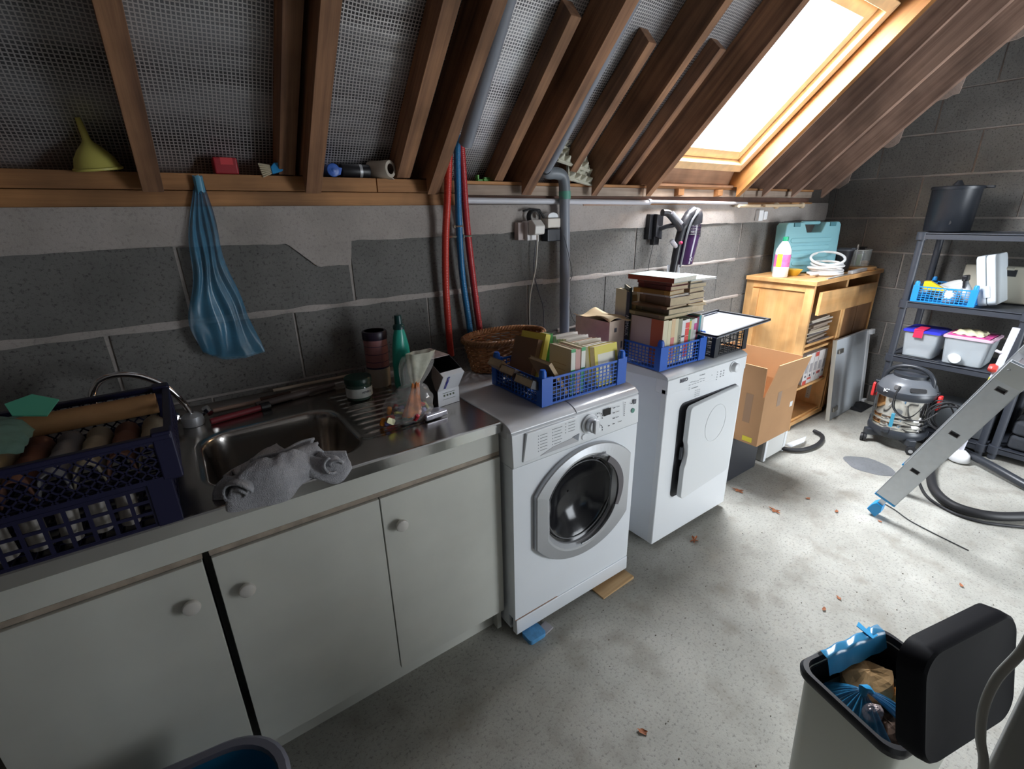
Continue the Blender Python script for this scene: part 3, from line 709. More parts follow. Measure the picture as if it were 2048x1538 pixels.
def book(label, th, hh, dd, c, M, group=None, pages=PAGES, band=None, spine=None, cat='book', front=None, title=None):
    """th along x, height z, depth y; spine faces -y"""
    t = thing('book', label, cat); t.matrix_basis = M; 
    if group: t['group'] = group
    e = .0016; C_ = [(0, dd), (0, 0), (th, 0), (th, dd), (th-e, dd), (th-e, e), (e, e), (e, dd)]
    MB().prism(C_, 0, hh, 'z').build('cover', cov(c), t)
    MB().prism([(e*1.05, e), (th-e*1.05, e), (th-e*1.05, dd-.003), (th*.5, dd-.0045), (e*1.05, dd-.003)], .002, hh-.002, 'z').build('pages', pages, t)
    for (z0, z1, bc) in (band or []): MB().box((.0006, -.0006, z0*hh), (th-.0006, .0002, z1*hh)).build('spine_label', cov(bc), t)
    for (y0, y1, z0, z1, bc, s) in (front or []):
        xx = -.0006 if s < 0 else th+.0000
        MB().box((xx, y0*dd, z0*hh), (xx+.0006, y1*dd, z1*hh)).build('cover_panel', cov(bc), t)
    if title: 
        tx, sz, col = title
        text_mesh(tx, sz, cov(col), t, (th/2, -.0012, hh*.5), (R(90), R(90), 0))
    return t
def TM(x, y, z, rx=0, ry=0, rz=0, pre=None):
    m_ = Matrix.Translation((x, y, z)) @ Matrix.Rotation(R(rz), 4, 'Z') @ Matrix.Rotation(R(rx), 4, 'X') @ Matrix.Rotation(R(ry), 4, 'Y')
    return m_ @ pre if pre is not None else m_
CREAM = (.62, .58, .42); GRN = (.05, .36, .12); YEL = (.72, .58, .04); RED = (.55, .05, .05); PINK = (.55, .30, .26); TAN = (.42, .28, .15); DKB = (.05, .05, .07); WHI = (.75, .73, .68); ORG = (.56, .16, .05)
zb = .883
# crate on the washer: middle three
book('cream book with green and white spine left of the pink-spined book', .021, .166, .115, CREAM, TM(1.066, -.694, zb), None, PAGES, [(0, .28, (.1, .3, .2)), (.28, .55, GRN), (.55, .93, (.7, .7, .62)), (.93, 1, GRN)], front=[(.2, .8, .62, .63, TAN, -1), (.25, .75, .50, .51, TAN, -1)])
book('faded pink-spined paperback between two green-and-white spines', .022, .160, .115, PINK, TM(1.090, -.692, zb), None, PAGES)
book('cream book with bright green and white spine right of the pink-spined book', .020, .164, .115, (.72, .70, .5), TM(1.118, -.690, zb), None, PAGES, [(0, .25, (.05, .3, .2)), (.25, .55, GRN), (.55, .92, (.78, .78, .7)), (.92, 1, GRN)])
# right hand row, covers facing the room, tops receding
ORD = ['first', 'second', 'third', 'fourth', 'fifth', 'sixth', 'seventh', 'eighth', 'ninth', 'tenth', 'eleventh', 'twelfth', 'thirteenth']
y = -.690
rowc = [((.74, .62, .05), .030, 'yellow-framed paperback facing out at the front right corner of the washer crate'), ((.6, .56, .45), .024, None), ((.5, .36, .2), .024, None), ((.66, .6, .5), .02, None), ((.62, .34, .18), .026, 'orange-edged paperback in the middle of the right row in the washer crate')] + [((.68, .64, .6), .019, None)]*6
for k, (c, th, lb) in enumerate(rowc):
    M_ = TM(1.186 + .001*k, y, zb-.002, rx=-9 - k*.5) @ Matrix(((0, -1, 0, .135), (1, 0, 0, 0), (0, 0, 1, 0), (0, 0, 0, 1)))
    # cover normal along y, spine to the right (+x)
    book(lb or '%s white-topped paperback back in the right row of the washer crate' % ORD[k], th, .150 - .004*(k % 3), .118, c, M_, 'row of white paperbacks in the washer crate' if lb is None else None, PAGEW if k > 0 else PAGES,
         front=[(.12, .88, .12, .80, (.78, .74, .6), -1)] if k == 0 else None, band=[(0, 1, (.45, .05, .20))])
    y += th + .0015
# leaning pair at the back, thin leaner, tilted pile at left
book('yellow-covered book leaning back in the washer crate, black title on its side', .030, .18, .115, (.70, .60, .10), TM(1.043, -.535, zb+.012, ry=18, rz=14), None, PAGES, front=[(.1, .9, .70, .76, DKB, 1), (.1, .8, .45, .47, DKB, 1)])
book('brown leather-look book leaning against the yellow book at the back of the washer crate', .028, .165, .11, (.20, .11, .06), TM(1.006, -.535, zb+.014, ry=20, rz=14), None, PAGES)
book('small green book with yellow top edge standing at the back of the washer crate', .020, .165, .045, (.06, .30, .08), TM(1.152, -.475, zb, ry=0, rz=10), None, PAGES, front=[(.0, 1, .93, 1, YEL, -1)])
book('thin tan book leaning alone in the front middle of the washer crate', .014, .150, .115, (.40, .26, .12), TM(1.052, -.690, zb+.002, ry=-33, rz=0), None, PAGES)
for k, (x, yy, ry, rz, c, lb) in enumerate([(.935, -.690, -66, 0, (.03, .03, .04), 'black-covered paperback tipped over at the left front of the washer crate'), (.905, -.583, -56, 2, (.10, .06, .05), 'brown-black paperback tipped over behind the black one in the washer crate'), (.895, -.492, -50, 3, TAN, 'tan paperback with black monogram tipped toward the basket in the washer crate'), (.985, -.62, -64, 0, (.22, .14, .09), 'dark brown paperback lying lowest in the washer crate')]):
    if k < 3: book(lb, .028, [.15, .13, .12][k], [.10, .083, .078][k], c, TM(x+.095, yy, zb+.002+.004*k, ry=ry, rz=rz), None, PAGES, front=[(.3, .6, .7, .85, DKB, 1)] if k == 2 else None)
# ---- dryer crate: standing row along the front
x = 1.585; z2 = .877
stand = [('thick white and orange hardback filling the left of the dryer crate', .030, .196, .17, (.60, .52, .45), [(.0, .36, 0, 1, (.52, .14, .05), -1)], [(0, 1, (.66, .60, .42))], None),
 ('cream spined paperback right of the orange hardback', .022, .192, .13, CREAM, None, [(.0, 1, (.68, .62, .42))], None),
 ('paperback with orange top and pink lower spine', .024, .196, .13, (.7, .5, .3), None, [(.1, .6, (.62, .20, .18)), (.62, .95, (.70, .50, .28))], None),
 ('cream spined book with small brown lettering', .020, .194, .13, (.66, .58, .38), None, [(.2, .3, (.45, .3, .1))], None),
 ('olive-grey book with dark upright title', .026, .190, .14, (.28, .27, .18), None, None, ('LA FILLE', .014, DKB)),
 ('white-spined book with black blocks in the dryer crate', .022, .180, .14, (.74, .74, .74), None, [(.2, .24, DKB), (.4, .44, DKB), (.6, .64, DKB)], None),
 ('white book with red panelled spine in the dryer crate', .026, .182, .14, (.74, .72, .70), None, [(.08, .24, (.75, .06, .05)), (.25, .42, (.75, .06, .05)), (.43, .60, (.75, .06, .05)), (.61, .78, (.75, .06, .05)), (.79, .92, (.75, .06, .05))], None),
 ('slim green and yellow striped book in the dryer crate', .014, .180, .14, (.12, .32, .14), None, [(.75, .95, (.7, .5, .1))], None),
 ('grey-white book right of the green slim one', .018, .176, .14, (.60, .58, .52), None, None, None),
 ('white book with small magenta title in the dryer crate', .018, .178, .14, (.72, .72, .70), None, [(.72, .88, (.55, .05, .25))], None),
 ('dark wine-red slim book in the dryer crate', .014, .182, .14, (.20, .02, .06), None, None, None),
 ('teal slim book in the dryer crate', .014, .186, .14, (.02, .25, .28), None, None, None)]
for lb, th, hh, dd, c, fr, bd, ti in stand:
    book(lb, th, hh, dd, c, TM(x, -.672 + (0 if th < .029 else 0), z2, rz=-1), None, PAGEW if c[0] > .7 else PAGES, bd, front=fr, title=ti); x += th + .0008
for k in range(3): book('pale slim booklet, %s of three at the right end of the dryer crate row' % ['left', 'middle', 'right'][k], .009, .188 - .004*k, .14, (.62, .58, .50), TM(x+.0095*k-.004, -.668, z2), 'pale booklets at the right end of the dryer crate', PAGEW)
# tall ones behind
book('tall black book with white upright title at the back left of the dryer crate', .012, .290, .13, DKB, TM(1.582, -.475, z2, rz=-46), None, PAGES, title=('ANIMAUX', .020, (.7, .7, .7)))
book('tall dark green album with a pale swirl at the back of the dryer crate', .012, .305, .12, (.03, .05, .04), TM(1.600, -.47, z2, rz=-38), None, PAGES)
book('tall cream book with brown spine strip behind the stack in the dryer crate', .026, .288, .12, (.56, .53, .42), TM(1.618, -.472, z2, rz=-12), None, PAGES, [(.05, .95, (.30, .20, .08))])
b_ = book('tall white book with bold black letters hidden behind the stack in the dryer crate', .03, .28, .12, (.60, .58, .52), TM(1.652, -.475, z2, rz=-3), None, PAGES)
# horizontal stacks on top of the standing ones
def flat(label, x, y, z, th, L_, D_, c, rz=0, pages=PAGES, group=None, front=None, flip=False, band=None):
    """lies flat: thickness up, spine to the left (-x), long side along y"""
    M_ = Matrix.Translation((x, y, z)) @ Matrix.Rotation(R(rz), 4, 'Z') @ Matrix(((0, 1, 0, 0), (0, 0, 1, 0), (1, 0, 0, 0), (0, 0, 0, 1)))
    return book(label, th, L_, D_, c, M_, group, pages, band, front=front)
z = 1.076
pa = [('olive-spined flat book at the bottom of the left stack', .014, .19, .155, (.30, .26, .13), -.02, 0), ('grey-green flat book with dark printed spine, left stack', .022, .18, .15, (.17, .16, .10), .005, -3), ('brown thin flat book in the left stack', .010, .175, .145, (.20, .11, .05), -.01, 3),
      ('thick tan-paged flat book in the middle of the left stack', .034, .17, .12, (.30, .20, .13), .008, -5), ('thin white-covered flat book above the thick one, left stack', .007, .17, .125, (.68, .68, .70), .005, 1), ('mustard-spined flat book in the left stack', .017, .175, .11, (.38, .20, .04), .0, 5), ('dark red flat book in the left stack', .017, .17, .112, (.17, .035, .03), .003, -2), ('maroon flat book under the top cover, left stack', .011, .17, .115, (.22, .05, .04), .008, 2)]
for lb, th, L_, D_, c, dx, rz in pa:
    flat(lb, 1.612+dx, -.668, z, th, L_, D_, c, rz, front=None, band=[(.15, .8, tuple(v*.6 for v in c))]); z += th + .0015
flat('large flat album with pale green and white cover and red spine crowning the left stack', 1.615, -.680, z, .020, .225, .165, (.50, .62, .56), 3, PAGEW, band=[(0, 1, (.34, .07, .04))], front=[(.1, .6, .1, .7, (.62, .66, .62), 1)]); ztop = z + .022
z = 1.073
pb = [('white flat book at the bottom of the right stack', .028, .17, .13, (.66, .62, .58), 3), ('ochre-edged flat book in the right stack', .014, .165, .12, (.5, .33, .14), -4), ('pale pink flat book in the right stack', .014, .16, .12, (.62, .52, .48), 2), ('tan flat book with black edges in the middle of the right stack', .028, .155, .112, (.12, .08, .05), 0), ('brown-paged flat book in the upper right stack', .018, .155, .112, (.3, .2, .12), 3), ('grey flat book in the upper right stack', .018, .15, .11, (.3, .28, .24), -3), ('olive thin flat book near the top of the right stack', .009, .14, .10, (.32, .28, .2), 5)]
for lb, th, L_, D_, c, rz in pb:
    flat(lb, 1.768, -.650, z, th, L_, D_, c, rz); z += th + .0015
flat('white flat magazine topping the right stack', 1.765, -.655, z, .008, .17, .155, (.70, .72, .76), -6, PAGEW)
# torn little carton in the dryer crate
cb = thing('torn_carton', 'small torn white and orange carton with leaf print, back left of dryer crate', 'box', (1.478, -.40, .98), (0, 0, R(2)))
PAPER = mat('printed_card', (.60, .48, .38), .7, var=.08, vscale=30)
MB().box((-.01, -.11, -.10), (.085, -.107, .07)).build('panel', PAPER, cb); MB().box((-.01, -.107, -.10), (-.007, .09, .068)).build('panel', PAPER, cb)
MB().box((.088, -.110, -.09), (.091, .09, .06)).build('panel', mat('dark_card', (.06, .03, .02), .8), cb)
fp = MB().grid(lambda u, v: Vector((-.018 + .14*u, -.115 + .21*v, .071 + .012*math.sin(u*5+v*3) + .008*math.sin(v*7))), 12, 12).build('torn_flap', mat('flap_orange', (.80, .60, .36), .7), cb, smooth=True, solid=.002)
marks(0, [(.028, .03, .014, .018), (.072, -.04, .01, .03)], cb, INK, 'leaf_print').location = (0, -.111, 0)
MB().box((-.01, -.11, -.101), (.09, .09, -.098)).build('panel', PAPER, cb)
cb.location = (1.468, -.385, .986)
# tray on black crate
tr = thing('oven_tray', 'shallow black and grey tray lying slanted on the black crate', 'tray', (1.985, -.600, .988), (R(0), R(-2.2), R(0)))
TW, TD = .43, .25
mb = MB().box((-.165, -.17, 0), (.265, .115, .004)); mb.build('pan', mat('tray_grey', (.33, .35, .40), .25, .3), tr)
for a, b_ in (((-.165, -.17), (.265, -.160)), ((-.165, .105), (.265, .115)), ((-.165, -.17), (-.155, .115)), ((.255, -.17), (.265, .115))):
    MB().box((a[0], a[1], .004), (b_[0], b_[1], .012)).build('rim', BLK, tr, bevel=.001)
MB().box((.06, .085, .012), (.25, .10, .02)).build('handle_bar', BLK, tr, bevel=.002)
# ---- wicker basket
WK = wood('wicker', (.28, .11, .04), (.50, .24, .10), (0,0,0), 'X', .8, .5)
bk = thing('wicker_basket', 'oval brown wicker basket at the back of the washing machine', 'basket', (1.105, -.235, .874))
BW, BD, BH = .185, .115, .125
mb = MB(); ns = 44
for r_i in range(13):
    z = .006 + BH*r_i/12.5; f = .84 + .16*r_i/12
    pts = []
    for k in range(ns*3):
        a = 2*math.pi*k/(ns*3); wv = .0042*math.sin(a*ns/2 + (math.pi if r_i % 2 else 0))
        pts.append(((BW*f+wv)*math.cos(a), (BD*f+wv)*math.sin(a), z + .0012*math.sin(a*7+r_i)))
    mb.tube(pts, .0044, 5, closed=True)
w_ = mb.build('weave', WK, bk, smooth=True); w_['kind'] = 'stuff'
mb = MB()
for k in range(ns//2):
    a = 2*math.pi*(k+.5)/(ns/2); mb.tube([(BW*.84*math.cos(a), BD*.84*math.sin(a), 0), (BW*math.cos(a), BD*math.sin(a), BH)], .0035, 5)
mb.build('stakes', WK, bk, smooth=True)['kind'] = 'stuff'
for ph in (0, 2.1, 4.2):
    pts = []
    for k in range(180):
        a = 2*math.pi*k/180; q_ = a*26 + ph
        pts.append(((BW+.004+.0075*math.cos(q_))*math.cos(a), (BD+.004+.0075*math.cos(q_))*math.sin(a), BH+.006+.0075*math.sin(q_)))
    MB().tube(pts, .0058, 6, closed=True).build('rim_braid', WK, bk, smooth=True)
MB().lathe([(0, .004), (1, .004)], 40, sx=BW*.84, sy=BD*.84).build('base', WK, bk)
# ------------------------------------------------------------------ things on the steel top
c4 = crate('indigo_crate', 'lower dark indigo crate with vertical slots on the left of the steel top', 'crate', (-.60, -.722, .876), 0, .512, .36, .098, PURC, None, .030, .04, False, bar=.007)
c5 = thing('indigo_crate', 'upper dark indigo crate with diamond mesh stacked on the left of the steel top', 'crate', (-.62, -.735, .982))
def diamond(w, h, M, par, m, p=.022):
    q = MB(); q.box((0, -.0015, 0), (w, .0015, .010), 0, M).box((0, -.0015, h-.010), (w, .0015, h), 0, M)
    L_ = h-.02
    n = int(w/p)
    for s in (1, -1):
        k = -int(L_/p)-1
        while k*p < w:
            x0 = k*p if s > 0 else k*p + L_; x1 = x0 + s*L_; z0, z1 = .010, h-.010
            # clip to [0,w]
            def cl(xa, za, xb, zb_):
                if xa > xb: xa, za, xb, zb_ = xb, zb_, xa, za
                if xb < 0 or xa > w: return None
                if xa < 0: za += (zb_-za)*(-xa)/(xb-xa); xa = 0
                if xb > w: zb_ = za + (zb_-za)*(w-xa)/(xb-xa); xb = w
                return xa, za, xb, zb_
            c_ = cl(x0, z0, x1, z1); k += 1
            if not c_ or c_[2]-c_[0] < .004: continue
            xa, za, xb, zb_ = c_; d_ = Vector((xb-xa, 0, zb_-za)).normalized(); nn = Vector((-d_.z, 0, d_.x))*.0016
            A, B = Vector((xa, 0, za)), Vector((xb, 0, zb_)); Y_ = Vector((0, .0012, 0))
            vs = [A-nn-Y_, A+nn-Y_, B+nn-Y_, B-nn-Y_, A-nn+Y_, A+nn+Y_, B+nn+Y_, B-nn+Y_]
            q.add([M @ v for v in vs], [(0,1,2,3),(7,6,5,4),(0,4,5,1),(1,5,6,2),(2,6,7,3),(3,7,4,0)])
    q.build('mesh_panel', m, par)['kind'] = 'stuff'
W5, D5, H5 = .555, .37, .095
diamond(W5, H5, Matrix.Translation((0, 0, 0)), c5, PURC); diamond(W5, H5, Matrix.Translation((0, D5, 0)), c5, PURC)
RZ = Matrix.Rotation(R(90), 4, 'Z')
lattice(D5, H5, 12, 5, .005, .01, 'side_panel', PURC, c5, Matrix.Translation((W5, 0, 0)) @ RZ); lattice(D5, H5, 12, 5, .005, .01, 'side_panel', PURC, c5, RZ)
lattice(W5, D5, 16, 11, .005, .01, 'base_grid', PURC, c5, Matrix.Rotation(R(-90), 4, 'X'))
for x in (0, W5-.03):
    for y in (0, D5-.03): MB().box((x-.003, y-.003, 0), (x+.033, y+.033, H5+.012)).build('corner_post', PURC, c5, bevel=.004)
MB().prism([(0, D5-.02), (W5, D5-.02), (W5, D5), (0, D5)], H5-.003, H5+.008, 'z').build('rear_lip', PURC, c5, bevel=.003)
MB().box((0, -.004, H5-.006), (W5, .012, H5+.006)).build('rim', PURC, c5, bevel=.003)
MB().box((W5-.012, 0, H5-.006), (W5+.004, D5, H5+.006)).build('rim', PURC, c5, bevel=.003)
# what the crates hold
t = MB().tube([(-.46, -.49, 1.075), (-.088, -.49, 1.075)], .024, 24).build('cardboard_tube', mat('ochre_tube', (.36, .19, .08), .7, var=.1, vscale=20), None, smooth=True); tag(t, 'long ochre rolled tube lying on top of the upper indigo crate', 'tube')
t = MB().grid(lambda u, v: Vector((-.55+.25*u, -.64+.20*v, 1.075 + .05*math.sin(math.pi*u)**.5*math.sin(math.pi*v)**.5 + .004*math.sin(u*37)*math.cos(v*29))), 26, 20).build('film_package', mat('green_film', (.18, .34, .28), .25, alpha=.85, var=.3, vscale=14), None, smooth=True); tag(t, 'crumpled clear and green film package on the left end of the upper indigo crate', 'package')
t = MB().prism([(0, 0), (.05, -.01), (.07, .03), (.03, .05), (-.01, .03)], 0, .004, 'z').build('green_tag', mat('mint_card', (.08, .36, .24), .6), None); t.matrix_basis = TM(-.315, -.56, 1.125, rx=35, ry=10); tag(t, 'bright mint green card stuck on the film package', 'card')
rc = random.Random(4)
CL = [mat('old_linen', (.42, .36, .26), .9), mat('grey_linen', (.26, .25, .26), .9), mat('rust_cloth', (.20, .09, .06), .9)]
for k in range(9):
    x0 = -.55 + .052*k
    t = MB().grid(lambda u, v: Vector((x0+.05*u, -.70+.26*v, .995 + .050*math.sin(math.pi*min(1, u*1.0))**.4*(1-.3*v) + .004*math.sin(v*23+k))), 8, 12).build('folded_cloth', CL[(k*2) % 3 if k < 8 else 0], None, smooth=True, solid=.004)
    tag(t, 'folded old %s cloth in the upper indigo crate, %s from its left end' % (['tan', 'rust', 'grey'][k % 3] if k < 8 else 'tan', ORD[k]), 'cloth', 'cloths in the upper indigo crate')
for k in range(9):
    t = MB().lathe([(.0, 0), (.017, .002), (.018, .068), (.012, .076), (0, .077)], 12).build('white_bottle', mat('dull_white', (.30, .27, .24), .5), None, smooth=True)
    t.location = (-.55 + .047*k, -.688 + .004*(k % 2), .886); t.rotation_euler = (0, R(rc.uniform(-5, 5)), 0)
    tag(t, 'small pale bottle standing in the lower indigo crate, %s from the left' % ORD[k], 'bottle', 'pale bottles in the lower indigo crate')
# grey towel draped over the sink edge
TW_ = mat('grey_towel_cloth', (.40, .40, .42), .95, var=.12, vscale=80, bump=.9, bscale=350)
TWZ = 1
tw = thing('grey_towel', 'crumpled grey terry towel draped over the front edge of the sink', 'towel', (.118, -.645, .873))
def towel(u, v):
    # lumpy heap outline
    a = 2*math.pi*u; rr_ = v
    ex = .125*(1+.16*math.sin(3*a+1)+.08*math.sin(7*a)); ey = .062*(1+.16*math.sin(2*a)+.10*math.sin(5*a+2))
    x = ex*rr_*math.cos(a); y = ey*rr_*math.sin(a)
    h = .062*max(0, 1-rr_**2.6)**.6
    n_ = noise.noise(Vector((x*17, y*22, 1.3))); n2_ = noise.noise(Vector((x*45, y*50, 4.3)))
    z = h*(1+.55*n_) + .010*(1-abs(n_)*2) *(1-rr_**4) + .006*n2_*(1-rr_**5)
    wy = y - .035; z += -.001
    if wy < -.072: z -= (-.072-wy)*.7
    return Vector((x - .02, wy, max(z, -.05)))
MB().grid(towel, 96, 40, closeu=True).build('heap', TW_, tw, smooth=True, auto=False)
def fold(cx, cy, cz, L_, r_, ang, n=40, curl=1.5, par=tw, m=TW_):
    q = MB(); ca, sa = math.cos(R(ang)), math.sin(R(ang))
    def f(u, v):
        a = curl*math.pi*2*u; rr_ = r_*(.35+.65*u) * (1+.12*math.sin(v*9+a))
        lx = (v-.5)*L_ + .006*math.sin(a*2); ly = rr_*math.cos(a); lz = rr_*math.sin(a)*.8
        return Vector((cx+lx*ca-ly*sa, cy+lx*sa+ly*ca, cz+lz+r_*.7))
    return q.grid(f, n, 16).build('fold', m, par, smooth=True, solid=.006, auto=False)
fold(-.075, -.035, .003, .11, .034, 65); fold(.03, -.01, .02, .16, .035, 12, curl=1.1); fold(-.035, .03, .018, .15, .030, 40, curl=1.0)
fold(.122, -.050, .0, .055, .030, 100, curl=1.2)
def tail(u, v):
    x = .05 + .115*u; w_ = .05*(.55+.6*math.sin(math.pi*min(1, u*.9+.05)))
    y = (-.02 - .02*u) + (v-.5)*2*w_; z = .006 + .032*math.sin(math.pi*v)**.7*(1-.35*u) + .007*math.sin(v*15+u*7)
    if y < -.055: z -= (-.055-y)*.7
    return Vector((x, y, z))
MB().grid(tail, 30, 26).build('tail', TW_, tw, smooth=True, solid=.006, auto=False)
# jar, tub, bottle
j = thing('green_lid_jar', 'short glass jar with dark green lid and white label on the drainer', 'jar', (.475, -.215, .869))
MB().lathe([(0, 0), (.040, 0), (.045, .006), (.046, .05), (.042, .058), (.040, .06)], 32).build('glass', mat('green_glass', (.06, .10, .08), .1, alpha=.9), j, smooth=True)
MB().lathe([(.0465, .012), (.0465, .046)], 32).build('label', mat('white_label', (.62, .64, .60), .5, var=.1, vscale=40), j, smooth=True)
MB().lathe([(.047, .058), (.048, .062), (.048, .078), (.046, .081), (0, .081)], 32).build('lid', mat('dark_green', (.01, .04, .03), .35), j, smooth=True)
text_mesh('HERBES', .011, INK, j, (.012, -.0455, .032), (R(90), 0, R(14)))
t_ = thing('tall_tub', 'tall round tub with pink label and black lid at the back of the drainer', 'tub', (.585, -.125, .869))
MB().lathe([(0, 0), (.041, 0), (.043, .01), (.043, .075)], 32).build('base', mat('tub_cream', (.42, .36, .30), .5), t_, smooth=True)
MB().lathe([(.043, .075), (.0435, .076), (.0435, .185), (.042, .19)], 32).build('label', mat('tub_pink', (.36, .15, .15), .5, var=.12, vscale=18), t_, smooth=True)
for k in range(3): MB().lathe([(.0438, .10+.03*k), (.0438, .102+.03*k)], 32).build('label_line', mat('tub_navy', (.03, .025, .06), .5), t_, smooth=True)
MB().lathe([(.0438, .074), (.0438, .080)], 32).build('label_line', mat('tub_navy', (0,0,0)), t_, smooth=True)
MB().lathe([(.045, .185), (.046, .19), (.046, .212), (.044, .216), (.036, .216)], 32).build('lid', mat('lid_black', (.03, .02, .04), .4), t_, smooth=True)
MB().lathe([(.036, .2165), (0, .2165)], 32).build('lid_disc', mat('lid_pink', (.30, .15, .12), .6), t_, smooth=True)
bt = thing('teal_bottle', 'turquoise detergent bottle with dark green cap behind the plastic bag', 'bottle', (.652, -.205, .871), (0, 0, R(20)))
rings = []
for z, a, b_ in ((0, .036, .024), (.01, .040, .028), (.10, .040, .029), (.16, .034, .026), (.20, .025, .022), (.222, .018, .018), (.23, .016, .016)):
    rings.append([Vector((a*math.cos(t), b_*math.sin(t), z)) for t in [2*math.pi*k/28 for k in range(28)]])
MB().loft(rings).build('body', mat('turquoise', (.03, .42, .32), .3), bt, smooth=True)
MB().lathe([(.022, .225), (.021, .238), (.014, .245), (.0135, .272), (.012, .276), (0, .276)], 24).build('cap', mat('cap_green', (.005, .05, .05), .35), bt, smooth=True)
MB().grid(lambda u, v: Vector((.0412*math.cos(R(-120+60*u)), .0305*math.sin(R(-120+60*u)), .02+.085*v)), 10, 2).build('label', mat('bottle_label', (.03, .22, .18), .4, var=.3, vscale=60), bt, smooth=True)
# black and white tissue carton
bx = thing('glove_carton', 'black and white printed carton with cut-open front at the right end of the drainer', 'box', (.655, -.485, .872), R(7))
prof = [(0, 0), (.0, .055), (-.040, .118), (-.024, .130), (.045, .165), (.17, .165), (.17, 0)]
CW = mat('carton_white', (.68, .69, .72), .5); CB = mat('carton_black', (.03, .03, .035), .5); CGY = mat('carton_grey', (.26, .22, .20), .6)
BWx = .088
q = MB()
q.add([(0, y, z) for y, z in [(0, 0), (.0, .055), (-.040, .118), (-.020, .125), (.02, .06), (.04, 0)]], [(0, 1, 2, 3, 4, 5)])
MB().prism([(0, 0), (.0, .055), (-.040, .118), (-.022, .128), (.045, .16), (.165, .16), (.165, 0)], 0, .0015, 'x').build('side_panel', CB, bx)
MB().prism([(-.0, .056), (-.040, .118), (-.022, .128), (.02, .150), (.03, .10), (.012, .06)], -.0006, 0, 'x').build('side_panel', CGY, bx, label='grey printed part of the side')
MB().prism([(0, 0), (.0, .055), (-.040, .118), (-.022, .128), (.045, .16), (.165, .16), (.165, 0)], BWx-.0015, BWx, 'x').build('side_panel', CB, bx)
MB().box((0, -.001, 0), (BWx, .0005, .055)).build('front_panel', CW, bx)
MB().prism([(0, .055), (-.040, .118), (-.039, .119), (.0015, .0555)], 0, BWx, 'x').build('front_panel', CW, bx)
MB().prism([(-.040, .118), (-.022, .128), (-.021, .127), (-.039, .117)], 0, BWx, 'x').build('front_panel', CW, bx)
MB().box((0, .045, .159), (BWx, .166, .1605)).build('top_panel', mat('carton_top', (.55, .45, .44), .5, var=.25, vscale=55), bx)
MB().box((.0015, .03, .002), (BWx-.0015, .165, .10)).build('contents', BLK, bx); MB().box((.002, .163, .002), (BWx-.002, .166, .16)).build('back_panel', CB, bx)
tt = text_mesh('MOMENTS', .0125, mat('print_blue', (.03, .03, .28), .5), bx, (.030, -.0225, .088), (0, 0, 0), bold=.0004)
tt.matrix_basis = Matrix.Translation((.026, -.0225, .0875)) @ Matrix.Rotation(R(90+32), 4, 'X') @ Matrix.Rotation(R(90), 4, 'Z')
marks(0, [(.058, .110, .05, .0022), (.055, .105, .03, .0022)], bx, mat('print_blue', (0,0,0)), 'printed_line').matrix_basis = Matrix.Translation((0, -.037, .113)) @ Matrix.Rotation(R(32), 4, 'X') @ Matrix.Translation((0, .001, -.107))
marks(-.0015, [(.045, .045, .052, .0015), (.045, .022, .052, .0008)] + [(.026+.0125*k, .036, .007, .007) for k in range(4)], bx, mat('print_olive', (.10, .12, .08), .6), 'printed_symbol')
# plastic bag of small things
bg = thing('plastic_bag', 'knotted translucent plastic bag of sweets and batteries on the drainer', 'bag', (.525, -.520, .872))
FILM = mat('clear_film', (.70, .68, .66), .18, alpha=.24, spec=.7)
def bagf(u, v):
    a = 2*math.pi*u; t = v
    if t < .72:
        s = t/.72; r1 = .115*math.sin(math.pi*(.06+.50*s))**.5 * (1-.68*s**1.7); r2 = .080*math.sin(math.pi*(.06+.50*s))**.5*(1-.62*s**1.7)
        z = .11*s**1.05; ox = .03*s; oy = .01*s
    else:
        s = (t-.72)/.28; r1 = .033+.028*math.sin(s*2.2); r2 = .018+.005*s; z = .11+.095*s; ox = .03+.035*s; oy = .01
    n_ = 1+.16*noise.noise(Vector((math.cos(a)*1.6, math.sin(a)*1.6, t*6)))+.07*noise.noise(Vector((math.cos(a)*6, math.sin(a)*6, t*4)))
    return Vector((ox + r1*math.cos(a)*n_, oy + r2*math.sin(a)*n_, .001+z))
MB().grid(bagf, 64, 44, closeu=True).build('film', FILM, bg, smooth=True, auto=False)
cols = [(.6, .05, .03), (.7, .25, .02), (.62, .6, .55), (.2, .2, .45), (.55, .5, .1), (.5, .03, .05), (.05, .05, .08), (.75, .75, .78)]
rb = random.Random(9)
for k in range(34):
    a = rb.uniform(0, 6.28); r_ = rb.uniform(0, 1)**.5
    x, y, z = .085*r_*math.cos(a), .055*r_*math.sin(a), rb.uniform(.008, .05)*(1-.5*r_)
    q = MB().lathe([(0, -.014), (.007, -.011), (.008, 0), (.007, .011), (0, .014)], 10) if k % 2 else MB().prism(rrect(.026, .018, .004, 2), -.003, .003, 'z')
    t = q.build('wrapped_sweet', mat('sweet_%d' % (k % 8), cols[k % 8], .25), None, smooth=True); t.matrix_basis = Matrix.Translation((.525+x, -.520+y, .876+z+.006)) @ Euler((rb.uniform(0, 6), rb.uniform(0, 6), 0)).to_matrix().to_4x4()
    tag(t, 'small coloured wrapped piece inside the knotted plastic bag', 'sweet', 'small things in the plastic bag')
q = MB()
def strand(u, v):
    a = 2*math.pi*u; r_ = .009 + .022*(1-v)**1.5 + .004*math.sin(a*5+v*4); return Vector((.005+.035*v + r_*math.cos(a), -.035+.030*v + r_*.6*math.sin(a), .03 + .10*v))
MB().grid(strand, 30, 20, closeu=True).build('twisted_neck', mat('orange_film', (.70, .20, .03), .3, alpha=.8, var=.5, vscale=40), bg, smooth=True)
